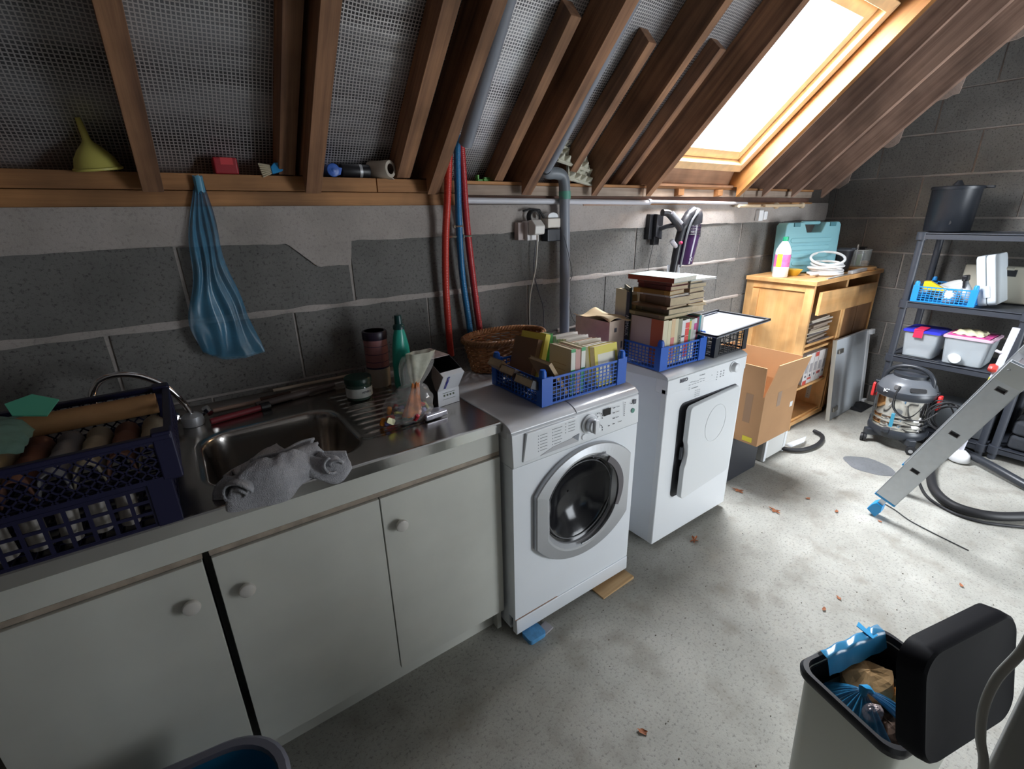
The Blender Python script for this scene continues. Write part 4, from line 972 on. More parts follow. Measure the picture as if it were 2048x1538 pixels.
def flare(u, v):
    a = 2*math.pi*u; r_ = .012 + .034*v**.8; n_ = 1+.10*math.sin(a*6+v*3)
    return Vector((.036 + .030*v + r_*math.cos(a)*n_, -.006 + .006*v + r_*.45*math.sin(a)*n_, .118 + .098*v))
MB().grid(flare, 40, 14, closeu=True).build('gathered_neck', mat('milky_neck', (.62, .62, .50), .3, alpha=.62, var=.3, vscale=30), bg, smooth=True, auto=False)
t = MB().prism([(0, 0), (.085, .01), (.07, .05), (.01, .055)], 0, .022, 'z').build('foil_packet', mat('foil_packet', (.58, .58, .66), .2, .6, var=.3, vscale=60), None, bevel=.006, seg=3); t.location = (.565, -.575, .873); tag(t, 'shiny white and red foil packet lying at the right side of the plastic bag', 'packet')
# tools behind the sink
def stick(name, label, cat, a, b_, r_, m, hd=None):
    t = thing(name, label, cat, a)
    MB().tube([a, b_], r_, 10).build('handle', m, t, smooth=True, world=True)
    if hd: MB().tube([Vector(b_), Vector(b_) + (Vector(b_)-Vector(a)).normalized()*hd[0]], hd[1], 10).build('head', hd[2], t, smooth=True, world=True)
    return t
stick('dish_brush', 'pale wooden handled brush lying along the wall behind the sink', 'brush', (.02, -.075, .885), (.17, -.075, .885), .007, mat('pale_handle', (.42, .28, .22), .5), (.10, .013, mat('bristle_brown', (.06, .03, .02), .9)))
stick('red_scraper', 'dark red handled scraper lying behind the sink bowl', 'scraper', (.01, -.165, .882), (.16, -.135, .882), .010, mat('dark_red', (.22, .02, .03), .5), (.03, .014, BLK))
stick('wooden_rod', 'thin cream wooden rod lying on the upstand behind the drainer', 'rod', (.22, -.035, .901), (.50, -.035, .901), .006, mat('rod_wood', (.42, .34, .26), .6))
stick('long_spatula', 'dark long-handled spatula lying behind the drainer', 'spatula', (.15, -.115, .885), (.33, -.080, .885), .012, mat('dark_handle', (.12, .09, .08), .5), (.10, .009, mat('dark_handle', (0,0,0))))
# blue basin at the lower left corner
bs = thing('blue_basin', 'blue plastic laundry basin with grey rim standing in front of the sink cabinet', 'basin', (-.24, -1.0, 0), (0, 0, R(-8)))
def rr3(w_, h_, r_, z): return [Vector((x, y, z)) for x, y in rrect(w_, h_, r_, 8)]
TEAL = mat('basin_blue', (.015, .14, .27), .35)
MB().loft([rr3(.30, .20, .08, .0), rr3(.36, .26, .10, .02), rr3(.42, .32, .12, .335), rr3(.41, .31, .115, .335), rr3(.35, .25, .10, .03), rr3(.30, .20, .08, .012)]).build('bowl', TEAL, bs, smooth=True)
MB().loft([rr3(.42, .32, .12, .327), rr3(.455, .355, .135, .33), rr3(.455, .355, .135, .342), rr3(.44, .34, .13, .348), rr3(.41, .31, .115, .346), rr3(.405, .305, .115, .335)], cap=False).build('rim', mat('basin_rim', (.12, .12, .15), .4), bs, smooth=True)
# ------------------------------------------------------------------ pipes and hoses on the wall
def hose(label, pts, m, name='hose', r=.0145, group=None, rib=.0012):
    P = bez(pts, 60); rs = [r + rib*math.sin(i*1.9) for i in range(len(P))]
    o = MB().tube(P, rs, 12).build(name, m, None, smooth=True, auto=False); return tag(o, label, 'hose', group)
hose('left red corrugated hose beside the blue one, running down the block wall', [(.985, -.075, 1.775), (.968, -.075, 1.66), (.956, -.075, 1.55), (.945, -.06, 1.40), (.940, -.045, 1.20), (.944, -.04, 1.00), (.948, -.04, .90)], REDH, rib=.0006)
hose('blue corrugated hose between the two red ones on the block wall', [(1.005, -.09, 1.775), (1.000, -.09, 1.68), (1.005, -.075, 1.58), (1.013, -.055, 1.45), (1.022, -.045, 1.25), (1.045, -.04, 1.05), (1.062, -.04, .90)], BLUH, r=.0135, rib=.0006)
hose('right red corrugated hose beside the blue one, running down the block wall', [(1.028, -.075, 1.775), (1.035, -.07, 1.66), (1.043, -.06, 1.55), (1.055, -.05, 1.42), (1.075, -.04, 1.25), (1.095, -.035, 1.08), (1.115, -.035, .90)], mat('red_hose_dark', (.46, .03, .035), .35), rib=.0006)
for k, (x, z) in enumerate(((.982, 1.405), (1.013, 1.445), (1.054, 1.405))):
    t = MB().tube([(x + .017*math.cos(R(a)), -.05 + .017*math.sin(R(a)), z) for a in range(0, 360, 20)], .0035, 5, closed=True).tube([(x-.022, -.05, z), (x-.016, -.05, z)], .007, 8).build('pipe_clip', mat('zinc', (.55, .50, .40), .35, .8), None, smooth=True)
    tag(t, ['metal pipe clip between the left red hose and the blue hose', 'metal pipe clip round the blue hose', 'metal pipe clip round the right red hose'][k], 'clip', 'hose clips')
t = MB().tube([(1.012, -.140, 1.742), (.965, -.53, 2.123), (.945, -.86, 2.447)], .027, 20).build('grey_pipe', GREYP, None, smooth=True); tag(t, 'grey plastic pipe under the rafter with the red and blue hoses coming out', 'pipe')
P2 = [(1.405, -.86, 2.430), (1.425, -.50, 2.078), (1.455, -.12, 1.712), (1.463, -.065, 1.672), (1.485, -.052, 1.660), (1.53, -.055, 1.660), (1.565, -.058, 1.648), (1.578, -.06, 1.61), (1.580, -.06, 1.55), (1.590, -.06, 1.3), (1.598, -.06, .90), (1.60, -.06, .55)]
t = thing('drain_pipe', 'grey plastic drain pipe running down the rafter and the wall behind the machines', 'pipe', (1.6, -.06, .55))
MB().tube(P2[:4], .0215, 18).build('pipe', GREYP, t, smooth=True, world=True)
MB().tube(bez(P2[3:9], 6), .0265, 18).build('elbow', mat('elbow_grey', (.18, .20, .22), .4), t, smooth=True, world=True)
MB().tube([(1.580, -.06, 1.585), (1.582, -.06, 1.55)], .028, 18).build('green_collar', mat('green_collar', (.10, .32, .24), .5), t, smooth=True, world=True)
MB().tube(P2[8:], .0245, 20).build('pipe', GREYP, t, smooth=True, world=True)
WC = mat('white_conduit', (.60, .60, .64), .4)
t = MB().tube([(1.075, -.022, 1.545), (2.235, -.022, 1.535)], .0125, 12).build('conduit', WC, None, smooth=True); tag(t, 'thick white conduit along the wall plate left of the joint', 'conduit')
t = MB().tube([(2.235, -.022, 1.540), (3.21, -.022, 1.528)], .0095, 12).tube([(2.22, -.022, 1.54), (2.24, -.022, 1.54)], .014, 12).build('conduit', WC, None, smooth=True); tag(t, 'thinner white conduit along the wall plate under the roof window', 'conduit')
for k, (xa, xb, y) in enumerate(((3.05, 3.50, -.065), (3.3, 3.80, -.065))):
    t = thing('curtain_rod', ['cream wooden rod with ball end, left of the pair under the plate', 'cream wooden rod with ball end, right of the pair under the plate'][k], 'rod', (xa, y-.03*k, 1.512), (0, 0, 0), 'ball ended rods')
    MB().tube([(0, 0, 0), (xb-xa, 0, 0)], .010, 10).build('shaft', mat('cream_wood', (.62, .48, .32), .5), t, smooth=True)
    MB().lathe([(0, -.021)] + [(.021*math.cos(R(a)), .021*math.sin(R(a))) for a in range(-75, 90, 15)] + [(0, .021)], 16).build('ball_end', mat('cream_wood', (0,0,0)), t, smooth=True).location = (xb-xa+.014, 0, 0)
    MB().box((.02, .0, -.006), (.03, .066+.03*k, .006)).build('bracket', mat('zinc', (0,0,0)), t)
# sockets, plugs, cables
so = thing('wall_socket', 'white surface socket with a bulky white plug pushed in', 'socket', (1.325, 0, 1.375))
MB().box((0, -.04, 0), (.072, -.008, .078)).build('back_box', mat('socket_beige', (.46, .38, .36), .5), so, bevel=.003)
MB().box((.035, -.062, -.002), (.10, -.02, .082)).build('cover', mat('socket_white', (.74, .72, .72), .35), so, bevel=.004)
MB().prism([(-.062, .020), (-.11, .026), (-.115, .062), (-.085, .088), (-.062, .085)], .040, .098, 'x').build('plug', mat('plug_white', (.74, .72, .68), .35), so, bevel=.006, seg=3)
MB().tube([(.07, -.092, .022), (.07, -.092, -.005)], .0055, 8).build('plug_neck', mat('plug_white', (0,0,0)), so, smooth=True)
def cable(label, pts, r, m, name='cable', cat='cable'):
    return tag(MB().tube(bez(pts, 14), r, 7).build(name, m, None, smooth=True, auto=False), label, cat)
cable('white cable hanging from the white plug down behind the wicker basket', [(1.395, -.092, 1.373), (1.397, -.075, 1.25), (1.392, -.04, 1.12), (1.395, -.03, 1.00), (1.405, -.03, .90), (1.42, -.04, .80)], .0034, mat('cable_white', (.72, .70, .62), .4))
cable('grey cable hanging down the wall between the white cable and the grey drain pipe', [(1.445, -.03, 1.42), (1.428, -.03, 1.32), (1.430, -.02, 1.22), (1.462, -.02, 1.12), (1.488, -.02, 1.05), (1.495, -.02, .95), (1.51, -.03, .80)], .0028, mat('cable_grey', (.12, .12, .14), .4))
cable('thin black wire wandering down across the grey drain pipe', [(1.55, -.095, 1.39), (1.585, -.092, 1.30), (1.615, -.088, 1.20), (1.635, -.03, 1.14), (1.665, -.015, 1.05), (1.69, -.015, .97), (1.735, -.02, .90), (1.76, -.03, .80)], .0014, BLK, 'thin_wire')
kn = MB()
for k in range(3): kn.tube([(1.42 + (.036-.004*k)*math.cos(R(a)), -.03 - .006*k, 1.475 + (.032-.003*k)*math.sin(R(a))) for a in range(-20, 215, 12)], .004, 6)
kn.tube([(1.36, -.03, 1.50), (1.395, -.035, 1.508), (1.45, -.035, 1.505), (1.48, -.03, 1.47)], .005, 6)
tag(kn.build('coiled_cable', RUB, None, smooth=True), 'small bundle of black cable looped above the sockets', 'cable')
t = MB().tube([(1.452, -.008, 1.43), (1.452, -.05, 1.43)], .019, 16).build('round_plug', DGR, None, smooth=True, bevel=.002); tag(t, 'round dark plug between the two white sockets', 'plug')
t = thing('white_adapter', 'white plug-in adapter with rounded top right of the round plug', 'adapter', (1.482, 0, 1.425))
MB().box((0, -.06, 0), (.078, -.008, .042)).build('body', mat('adapter_cream', (.72, .66, .58), .35), t, bevel=.004)
MB().prism([(.008, .044)] + [(.038 + .032*math.cos(R(a)), .050 + .018*math.sin(R(a))) for a in range(180, -1, -15)] + [(.070, .044)], -.052, -.008, 'y').build('cover', WHT2, t, bevel=.003)
t = MB().box((0, 0, 0), (.080, .05, .056)).build('black_charger', mat('charger_black', (.02, .022, .03), .25), None, bevel=.004); t.location = (1.480, -.060, 1.364); tag(t, 'square black charger plugged in under the white adapter', 'charger')

# ------------------------------------------------------------------ odds and ends on the wall plate
PZ = 1.6225
fu = thing('yellow_funnel', 'yellow plastic funnel standing upside down on the wall plate', 'funnel', (-.098, -.002, PZ+.002), (R(7), R(-6), 0))
MB().lathe([(.054, 0), (.056, .004), (.053, .008), (.046, .030), (.030, .052), (.012, .070), (.0095, .078), (.006, .128), (.0045, .128), (.008, .078), (.010, .068), (.044, .028), (.052, .006)], 32).build('cone', mat('funnel_yellow', (.55, .50, .12), .45), fu, smooth=True)
MB().lathe([(.055, -.001), (.0575, .001), (.0575, .005), (.055, .007)], 32).build('rim', mat('funnel_yellow', (0,0,0)), fu, smooth=True)
rb_ = thing('red_box', 'dark red plastic box on the wall plate left of the brush', 'box', (.185, .004, PZ))
MB().box((0, 0, 0), (.068, .055, .050)).build('body', mat('red_plastic', (.34, .02, .03), .4), rb_, bevel=.006, seg=3); MB().box((.02, -.001, .028), (.055, .0, .048)).build('label', mat('red_label', (.62, .05, .06), .4), rb_)
br_ = thing('scrubbing_brush', 'small brush with cream bristles and bright blue handle lying on the plate', 'brush', (.322, .004, PZ-.007), (0, R(-20), R(-8)))
MB().prism([(.028, .0), (.034, .022), (.05, .030), (.062, .026), (.075, .010), (.062, -.002)], -.014, .014, 'y').build('handle', mat('bright_blue', (.03, .33, .72), .35), br_, bevel=.003)
bq = MB()
for k in range(7):
    z = .003 + .0045*k
    for yy in (-.009, 0, .009): bq.tube([(.034, yy, .005+.0035*k), (-.002+.001*k, yy*1.4, .002+.0065*k)], .0026, 4)
bq.build('bristles', mat('cream_bristle', (.55, .48, .34), .8), br_)['kind'] = 'stuff'
ck = MB().lathe([(0, 0), (.014, .001), (.015, .006), (.0135, .016), (.012, .018), (0, .018)], 20).build('copper_cap', mat('copper', (.45, .20, .08), .35, .7), None, smooth=True); ck.location = (.418, .03, PZ); tag(ck, 'small copper-coloured cap next to the rafter on the plate', 'cap')
rl = thing('blue_bag_roll', 'roll of blue bin bags lying end-on right of the rafter', 'roll', (.548, -.005, PZ+.022), (R(90), 0, 0))
MB().lathe([(0, -.09)] + [(.004*k+.001, -.09 if k % 2 else -.094) for k in range(1, 5)] + [(.0215, -.088), (.022, .0), (.0215, .004), (.017, .001), (.014, .005), (.009, .001), (.006, .005), (0, .002)], 28).build('roll', mat('bag_blue', (.04, .13, .50), .35, var=.25, vscale=60), rl, smooth=True, auto=False)
MB().prism([(.005, .012), (.032, .008), (.024, -.014), (.010, -.018)], -.004, .0, 'z').build('loose_end', mat('bag_blue', (0,0,0)), rl)
bd = thing('black_drum', 'black cylinder with a silver strap lying on the plate between the rolls', 'cylinder', (.585, .030, PZ+.024), (0, R(90), 0))
MB().lathe([(0, 0), (.022, 0), (.024, .003), (.024, .10), (.022, .104), (0, .104)], 28).build('body', BLK, bd, smooth=True)
MB().lathe([(.0248, .064), (.0248, .074)], 28).build('strap', SILV, bd, smooth=True)
rt = thing('cream_roll', 'cream paper roll seen into its hollow end on the wall plate', 'roll', (.703, .052, PZ+.031), (0, R(90), R(-60)))
MB().lathe([(.0185, .095), (.0185, .0), (.029, .0), (.0305, .002), (.0305, .093), (.029, .095), (.0185, .095)], 32).build('paper', mat('cream_paper', (.52, .46, .38), .8), rt, smooth=True)
MB().lathe([(.0182, .0), (.0182, .094), (.0178, .094), (.0178, .0), (.0182, .0)], 32).build('core', mat('core_brown', (.12, .07, .05), .8), rt, smooth=True)
MB().prism([(.030, .0), (.036, .016), (.034, .017), (.028, .004)], .0, .095, 'z').build('loose_end', mat('cream_paper', (0,0,0)), rt)
gc = thing('green_clip', 'bright green plastic clip lying on the plate right of the red hoses', 'clip', (1.165, .03, PZ))
GCm = mat('lime', (.14, .50, .06), .4)
MB().box((0, 0, 0), (.026, .02, .010)).build('jaw', GCm, gc, bevel=.002); MB().box((.0, 0, .010), (.006, .02, .026)).build('jaw', GCm, gc); MB().box((.030, .0, .001), (.10, .018, .012)).build('arm', GCm, gc, bevel=.003); MB().box((.035, .002, .012), (.075, .016, .018)).build('lever', mat('lime_dark', (.09, .30, .05), .4), gc)
# egg trays: moulded pulp
PULP = mat('egg_pulp', (.60, .58, .47), .9, var=.08, vscale=60, bump=.4, bscale=200)
def eggtray(name, label, M, nx, ny, p=.045, h=.032, open_=True):
    t = thing(name, label, 'egg box'); t.matrix_basis = M
    def f(u, v):
        x, y = u*nx*p, v*ny*p; a = abs(math.cos(math.pi*x/p)); c = abs(math.cos(math.pi*y/p))
        z = h*(1 - max(a, c)**1.6) + .010*((a*c)**6)
        e = min(u, 1-u, v, 1-v)
        if e < .015: z = .0
        return Vector((x, y, z))
    MB().grid(f, nx*12+1, ny*12+1).build('cups', PULP, t, smooth=True, solid=.002, auto=False)
    MB().prism([(-.006, -.006), (nx*p+.006, -.006), (nx*p+.006, 0), (-.006, 0)], -.003, .012, 'z').build('rim', PULP, t, bevel=.002)
    MB().prism([(-.006, ny*p), (nx*p+.006, ny*p), (nx*p+.006, ny*p+.006), (-.006, ny*p+.006)], -.003, .012, 'z').build('rim', PULP, t, bevel=.002)
    for x in (-.006, nx*p): MB().box((x, 0, -.003), (x+.006, ny*p, .010)).build('rim', PULP, t)
    return t
eggtray('egg_box', 'open cream egg box facing out, lower one of the stack by the pipe elbow', TM(1.612, -.045, 1.640, rx=78, rz=6, pre=Matrix.Rotation(R(-9), 4, 'Z')), 4, 2, .040)
eggtray('egg_box', 'cream egg box lying behind and above the open one by the pipe elbow', TM(1.540, -.055, 1.712, rx=62, rz=6, pre=Matrix.Rotation(R(-12), 4, 'Z')), 5, 2, .038)
eggtray('egg_box', 'small piece of cream egg tray crowning the egg boxes', TM(1.560, -.055, 1.770, rx=75, rz=20), 2, 1, .034)

# hanging blue bag
hb = thing('hanging_blue_bag', 'limp translucent blue plastic bag hanging from a nail in the wall plate', 'bag', (.135, -.012, 1.60))
HB = mat('blue_film', (.07, .26, .42), .25, alpha=.50, spec=.6, var=.35, vscale=9)
def hbf(s_):
    def f(u, v):
        ph = v; w_ = .012 + .068*sm(ph*1.15)**.8 + .008*math.sin(ph*9); cx = .0 - .030*ph - .01*math.sin(ph*4)
        x = cx + (u-.5)*2*w_*(1.0) + (.015*max(0, ph-.75)*4 if u > .5 else 0)
        y = s_*(.004 + .028*math.sin(math.pi*u)**.7*sm(ph*1.2)*(1-.5*ph)) + .010*noise.noise(Vector((u*5+s_, ph*4, 3)))*ph - .028*sm(ph*2)
        x += .008*math.sin(ph*14+u*6)*ph; 
        z = -.52*ph - .02*math.sin(u*math.pi)*(ph > .9) - (.03*u*ph)
        y += .010*math.sin(u*30*(1-.3*ph)+ph*3)*(1-.55*ph)*.6
        return Vector((x, min(y, -.001 if s_ > 0 else y), z))
    return f
MB().grid(hbf(-1), 50, 60).build('film_front', HB, hb, smooth=True, auto=False)
MB().grid(hbf(1), 50, 60).build('film_back', HB, hb, smooth=True, auto=False)
MB().tube([(.0, .015, .004), (0, -.012, .008), (.001, -.016, .018)], .0015, 6).build('nail', mat('zinc', (0,0,0)), hb)
def knot(u, v): a = 2*math.pi*u; return Vector((-.002+.010*math.cos(a)*(1+.4*math.sin(5*a)), -.010+.007*math.sin(a), .012-.045*v+.004*math.sin(3*a)))
MB().grid(knot, 24, 8, closeu=True).build('gathered_top', mat('blue_film_light', (.12, .36, .52), .3, alpha=.85), hb, smooth=True, auto=False)

# ------------------------------------------------------------------ stick vacuum on its wall mount
mt = thing('wall_charging_mount', 'black wall charging bracket behind the handheld stick vacuum', 'bracket', (2.232, 0, 1.31))
MB().box((0, -.035, .03), (.055, 0, .165)).build('plate', BLK, mt, bevel=.003); MB().prism([(.03, .045), (.085, .03), (.085, .16), (.03, .165)], -.06, -.02, 'y').build('cradle', mat('mount_black', (.02, .02, .024), .35), mt, bevel=.003); MB().box((.03, -.05, .0), (.075, -.02, .05)).build('plug_block', BLK, mt, bevel=.002)
cable('thin black wire from the vacuum bracket down the wall', [(2.285, -.03, 1.315), (2.275, -.02, 1.22), (2.265, -.02, 1.14), (2.25, -.02, 1.05)], .0016, BLK, 'thin_wire')
sv = thing('stick_vacuum', 'black and purple handheld stick vacuum hanging on the wall bracket', 'vacuum cleaner', (2.30, -.13, 1.10))
SVB = mat('vac_black', (.022, .022, .026), .35); SVP = mat('vac_purple', (.06, .025, .09), .15, spec=.6); SVG = mat('vac_grey', (.22, .23, .25), .35)
def W3(pts): return [Vector(p) for p in pts]
q = MB(); q.tube(bez([(2.225, -.12, 1.482), (2.27, -.13, 1.475), (2.33, -.14, 1.425), (2.375, -.14, 1.385)], 6), [.018]*6+[.020]*6+[.018]*7, 14); q.build('handle_arm', SVB, sv, smooth=True, world=True)
MB().tube([(2.292, -.055, 1.395), (2.30, -.10, 1.41), (2.335, -.135, 1.42)], .012, 8).build('dock_hook', SVB, sv, smooth=True, world=True)
MB().tube([(2.265, -.152, 1.482), (2.345, -.160, 1.425)], .010, 10).build('grip_inlay', mat('vac_silver', (.62, .64, .70), .25, .4), sv, smooth=True, world=True)
MB().tube(bez([(2.300, -.14, 1.335), (2.325, -.14, 1.315), (2.355, -.14, 1.295)], 6), .013, 12).build('trigger_bridge', mat('vac_silver', (0,0,0)), sv, smooth=True, world=True)
MB().tube([(2.345, -.16, 1.322), (2.362, -.16, 1.322)], .009, 10).build('red_button', mat('vac_red', (.6, .05, .12), .3), sv, smooth=True, world=True)
MB().tube(bez([(2.475, -.14, 1.485), (2.425, -.14, 1.455), (2.385, -.14, 1.40), (2.362, -.14, 1.32), (2.345, -.14, 1.22), (2.335, -.14, 1.15)], 8), [.030, .031, .031, .031, .031, .030, .030, .029] + [.027]*8 + [.024]*8 + [.022]*8 + [.020]*9, 16).build('spine', SVB, sv, smooth=True, world=True)
q = MB(); rings = []
for (x, z, r_) in ((2.475, 1.505, .012), (2.478, 1.492, .035), (2.470, 1.46, .048), (2.462, 1.42, .054)): rings.append([Vector((x + r_*math.cos(R(a)), -.145 + r_*math.sin(R(a)), z + .2*r_*math.cos(R(a)))) for a in range(0, 360, 18)])
q.loft(rings); q.build('motor_head', SVB, sv, smooth=True, world=True)
rings = []
for (x, z, r_) in ((2.462, 1.418, .052), (2.455, 1.35, .052), (2.438, 1.27, .050), (2.428, 1.205, .046), (2.426, 1.198, .036)): rings.append([Vector((x + r_*math.cos(R(a)), -.145 + r_*math.sin(R(a)), z)) for a in range(0, 360, 18)])
MB().loft(rings).build('dust_bin', SVP, sv, smooth=True, world=True)
for k in range(7): MB().tube([(2.461-.001*k + .053*math.cos(R(a)), -.145 + .053*math.sin(R(a)), 1.412-.008*k) for a in range(0, 360, 24)], .0012, 4, closed=True).build('bin_rib', SVB, sv, smooth=True, world=True)
MB().tube(bez([(2.455, -.185, 1.485), (2.415, -.178, 1.44), (2.39, -.172, 1.37), (2.375, -.170, 1.28), (2.362, -.168, 1.19)], 8), .006, 8).build('grey_trim', SVG, sv, smooth=True, world=True)
text_mesh('O', .035, mat('vac_silver', (0,0,0)), sv, (.118, -.066, .13), (R(90), 0, R(14)))
MB().box((2.500, -.17, 1.345), (2.520, -.12, 1.385)).build('latch', SVB, sv, world=True, bevel=.003)
MB().tube([(2.335, -.14, 1.16), (2.33, -.14, 1.10), (2.328, -.14, 1.05)], .024, 14).build('tube_socket', SVB, sv, smooth=True, world=True)
t = MB().grid(lambda u, v: Vector((2.405 + .06*(u-.5)*2*(.55+.9*v*v) + .03*v, -.10 + .03*math.cos(u*math.pi*2), 1.195 - .15*v)), 24, 14, closeu=True).build('white_cup', mat('bright_white', (.82, .84, .88), .3), sv, smooth=True, world=True)
t = thing('white_junction_box', 'small white box on the top of the wall above the teal case', 'junction box', (3.36, -.0, 1.415)); MB().box((0, -.04, 0), (.055, -.01, .07)).build('body', WHT2, t, bevel=.004); MB().box((.06, -.045, .005), (.105, -.01, .065)).build('cover', WHT2, t, bevel=.01)

# ------------------------------------------------------------------ orange wooden chest
ch = thing('wooden_chest', 'orange wooden sideboard with open shelves and a crooked drawer front', 'cabinet', (3.36, -.48, 0))
H_ = 1.05; y0, y1 = -.475, -.02
def cb_(a, b_, name, m=BUFF, bev=.002, par=ch): return MB().box(a, b_).build(name, m, par, world=True, bevel=bev)
cb_((3.345, y0-.015, H_-.028), (4.435, y1, H_), 'top')
cb_((3.36, y0, 0.03), (3.385, y0+.055, H_-.028), 'stile', BUFFV); cb_((3.36, y1-.055, 0.03), (3.385, y1, H_-.028), 'stile', BUFFV)
cb_((3.367, y0+.05, .03), (3.375, y1-.05, H_-.028), 'side_panel', BUFFV); cb_((3.36, y0+.05, H_-.075), (3.385, y1-.05, H_-.028), 'rail', BUFF)
cb_((3.355, y0-.01, 0.0), (3.387, y1, .045), 'rail'); cb_((3.352, y1-.10, .5), (3.366, y1-.055, H_-.085), 'batten', BUFFV)
cb_((3.845, y0, .05), (3.875, y1, H_-.028), 'divider', BUFFV); cb_((4.405, y0, 0), (4.43, y1, H_-.028), 'side_panel', BUFFV)
cb_((3.385, y1-.012, .05), (4.405, y1-.004, H_-.028), 'back_panel', BROWN)
for z in (.05, .285, .56, .60): cb_((3.385, y0+.01, z), (3.845, y1-.012, z+.018), 'shelf')
cb_((3.36, y0-.002, .02), (3.89, y0+.02, .052), 'plinth_rail')
cb_((3.875, y0+.006, .05), (4.14, y0+.024, H_-.20), 'door_panel', BROWN); cb_((4.15, y0+.006, .05), (4.405, y0+.024, H_-.20), 'door_panel', BROWN)
cb_((3.872, y0-.004, .05), (3.905, y0+.006, H_-.19), 'stile', BUFFV)
# the drawer front hangs crooked
df = MB().box((0, -.010, -.075), (1.02, .010, .075)).build('drawer_front', BUFF, ch, bevel=.002); df.matrix_basis = WM(ch).inverted() @ Matrix.Translation((3.39, y0-.030, .905)) @ Matrix.Rotation(R(1.5), 4, 'Y') @ Matrix.Rotation(R(2), 4, 'Z')
cb_((3.40, y0+.02, .84), (3.41, y1-.05, .95), 'drawer_side', BUFF); cb_((3.388, y0+.03, .885), (3.396, y1-.05, .905), 'drawer_runner', mat('dark_metal', (.08, .07, .06), .5, .6))
for z0 in (.12, .32, .62): 
    q = MB()
    for k in range(9): q.box((3.842, y0+.10, z0+.02*k), (3.845, y0+.104, z0+.02*k+.004))
    MB().box((3.843, y0+.085, z0-.015), (3.846, y0+.115, z0+.19)).build('shelf_strip', mat('strip_white', (.60, .58, .52), .5), ch, world=True)
    q.build('peg_holes', INK, ch, world=True)['kind'] = 'stuff'
rm = random.Random(21)
z = .618
for k in range(13):
    th = rm.uniform(.008, .018); c = rm.choice([(.40, .33, .24), (.28, .22, .17), (.50, .44, .36), (.12, .10, .10), (.34, .26, .2)])
    t = MB().box((0, 0, 0), (.30, .22, th-.001)).build('magazine', cov(c), None); t.matrix_basis = Matrix.Translation((3.46+rm.uniform(-.02, .02), -.455+rm.uniform(-.012, .01), z)) @ Matrix.Rotation(R(rm.uniform(-3, 5)), 4, 'Z')
    tag(t, 'old magazine, %s from the bottom of the pile on the sideboard shelf' % ORD[k], 'magazine', 'magazines in the sideboard'); z += th
for k in range(5):
    t = thing('lever_arch_file', ['white file with red bottom label, nearest the left end of the sideboard shelf', 'white file second from the left on the sideboard shelf', 'white file with red top in the middle of the sideboard shelf', 'white file with red stripe fourth on the sideboard shelf', 'white file nearest the perforated strip on the sideboard shelf'][k], 'file', (3.50+.066*k, -.455, .304), (0, 0, 0), 'files in the sideboard')
    MB().box((0, 0, 0), (.060, .24, .225)).build('cover', mat('file_white', (.66, .62, .60), .5), t, bevel=.002)
    MB().box((.004, -.001, [.0, .03, .19, .05, .0][k]), (.056, .0, [.03, .045, .222, .07, .012][k])).build('label', mat('file_red', (.55, .08, .06), .5), t)
    MB().box((.012, -.0012, .085), (.048, .0, .15)).build('label', mat('file_ink', (.35, .33, .34), .5), t)
    MB().lathe([(0, 0), (.009, 0), (.009, .001), (0, .001)], 14, M=Matrix.Rotation(R(90), 4, 'X')).build('finger_hole', INK, t).location = (.03, -.001, .06)
# on the chest
cs = thing('teal_case', 'teal moulded plastic tool case with handle standing on the sideboard', 'case', (3.575, -.07, H_+.001), (R(-3), 0, R(-22)))
TC = mat('case_teal', (.20, .44, .50), .4)
W_, Hc, Dc = .46, .345, .095
def casepoly(): 
    return [(0.012, 0), (W_-.012, 0), (W_, .02), (W_, Hc-.02), (W_-.015, Hc), (.36, Hc), (.35, Hc-.01), (.12, Hc-.01), (.11, Hc), (.015, Hc), (0, Hc-.02), (0, .02)]
def cface(y): return [Vector((x, y, z)) for x, z in [(0.01, 0), (W_-.01, 0), (W_, .02), (W_, Hc-.02), (W_-.015, Hc), (.33, Hc), (.30, Hc-.068), (.18, Hc-.068), (.15, Hc), (.015, Hc), (0, Hc-.02), (0, .02)]]
q = MB(); q.add(cface(0) + cface(-Dc), [(0,1,2,3,4,5,6), (0,6,7,8,9,10,11)][:0] + [tuple(range(12))[::-1], tuple(range(12, 24))] + [(i, (i+1) % 12, 12+(i+1) % 12, 12+i) for i in range(12)])
q.build('shell', TC, cs, bevel=.008, seg=3)
MB().tube([(.165, -Dc/2, Hc-.004), (.315, -Dc/2, Hc-.004)], .012, 12).build('handle', TC, cs, smooth=True)
for k in range(4): MB().prism(rrect(.34 - .02*k, .030, .013, 4, .22, .225-.052*k), -Dc-.006, -Dc+.002, 'y').build('moulded_rib', TC, cs, bevel=.003)
for x in (.06, .36): MB().box((x, -Dc-.008, Hc-.03), (x+.05, -Dc+.004, Hc-.003)).build('catch', mat('case_dark', (.06, .20, .24), .4), cs, bevel=.003)
MB().box((W_-.002, -.07, .14), (W_+.002, -.03, .24)).build('red_sticker', mat('sticker_red', (.45, .06, .07), .5), cs)
wb_ = thing('white_bottle', 'white plastic bottle with green cap and pink label on the corner of the sideboard', 'bottle', (3.415, -.215, H_+.001))
MB().lathe([(0, 0), (.045, 0), (.048, .006), (.048, .165), (.046, .18), (.030, .215), (.018, .232), (.016, .245)], 28).build('body', mat('white_plastic_bright', (.80, .82, .84), .3), wb_, smooth=True)
MB().lathe([(.0484, .07), (.0484, .150)], 28).build('label', mat('label_pink', (.66, .16, .42), .5, var=.25, vscale=40), wb_, smooth=True)
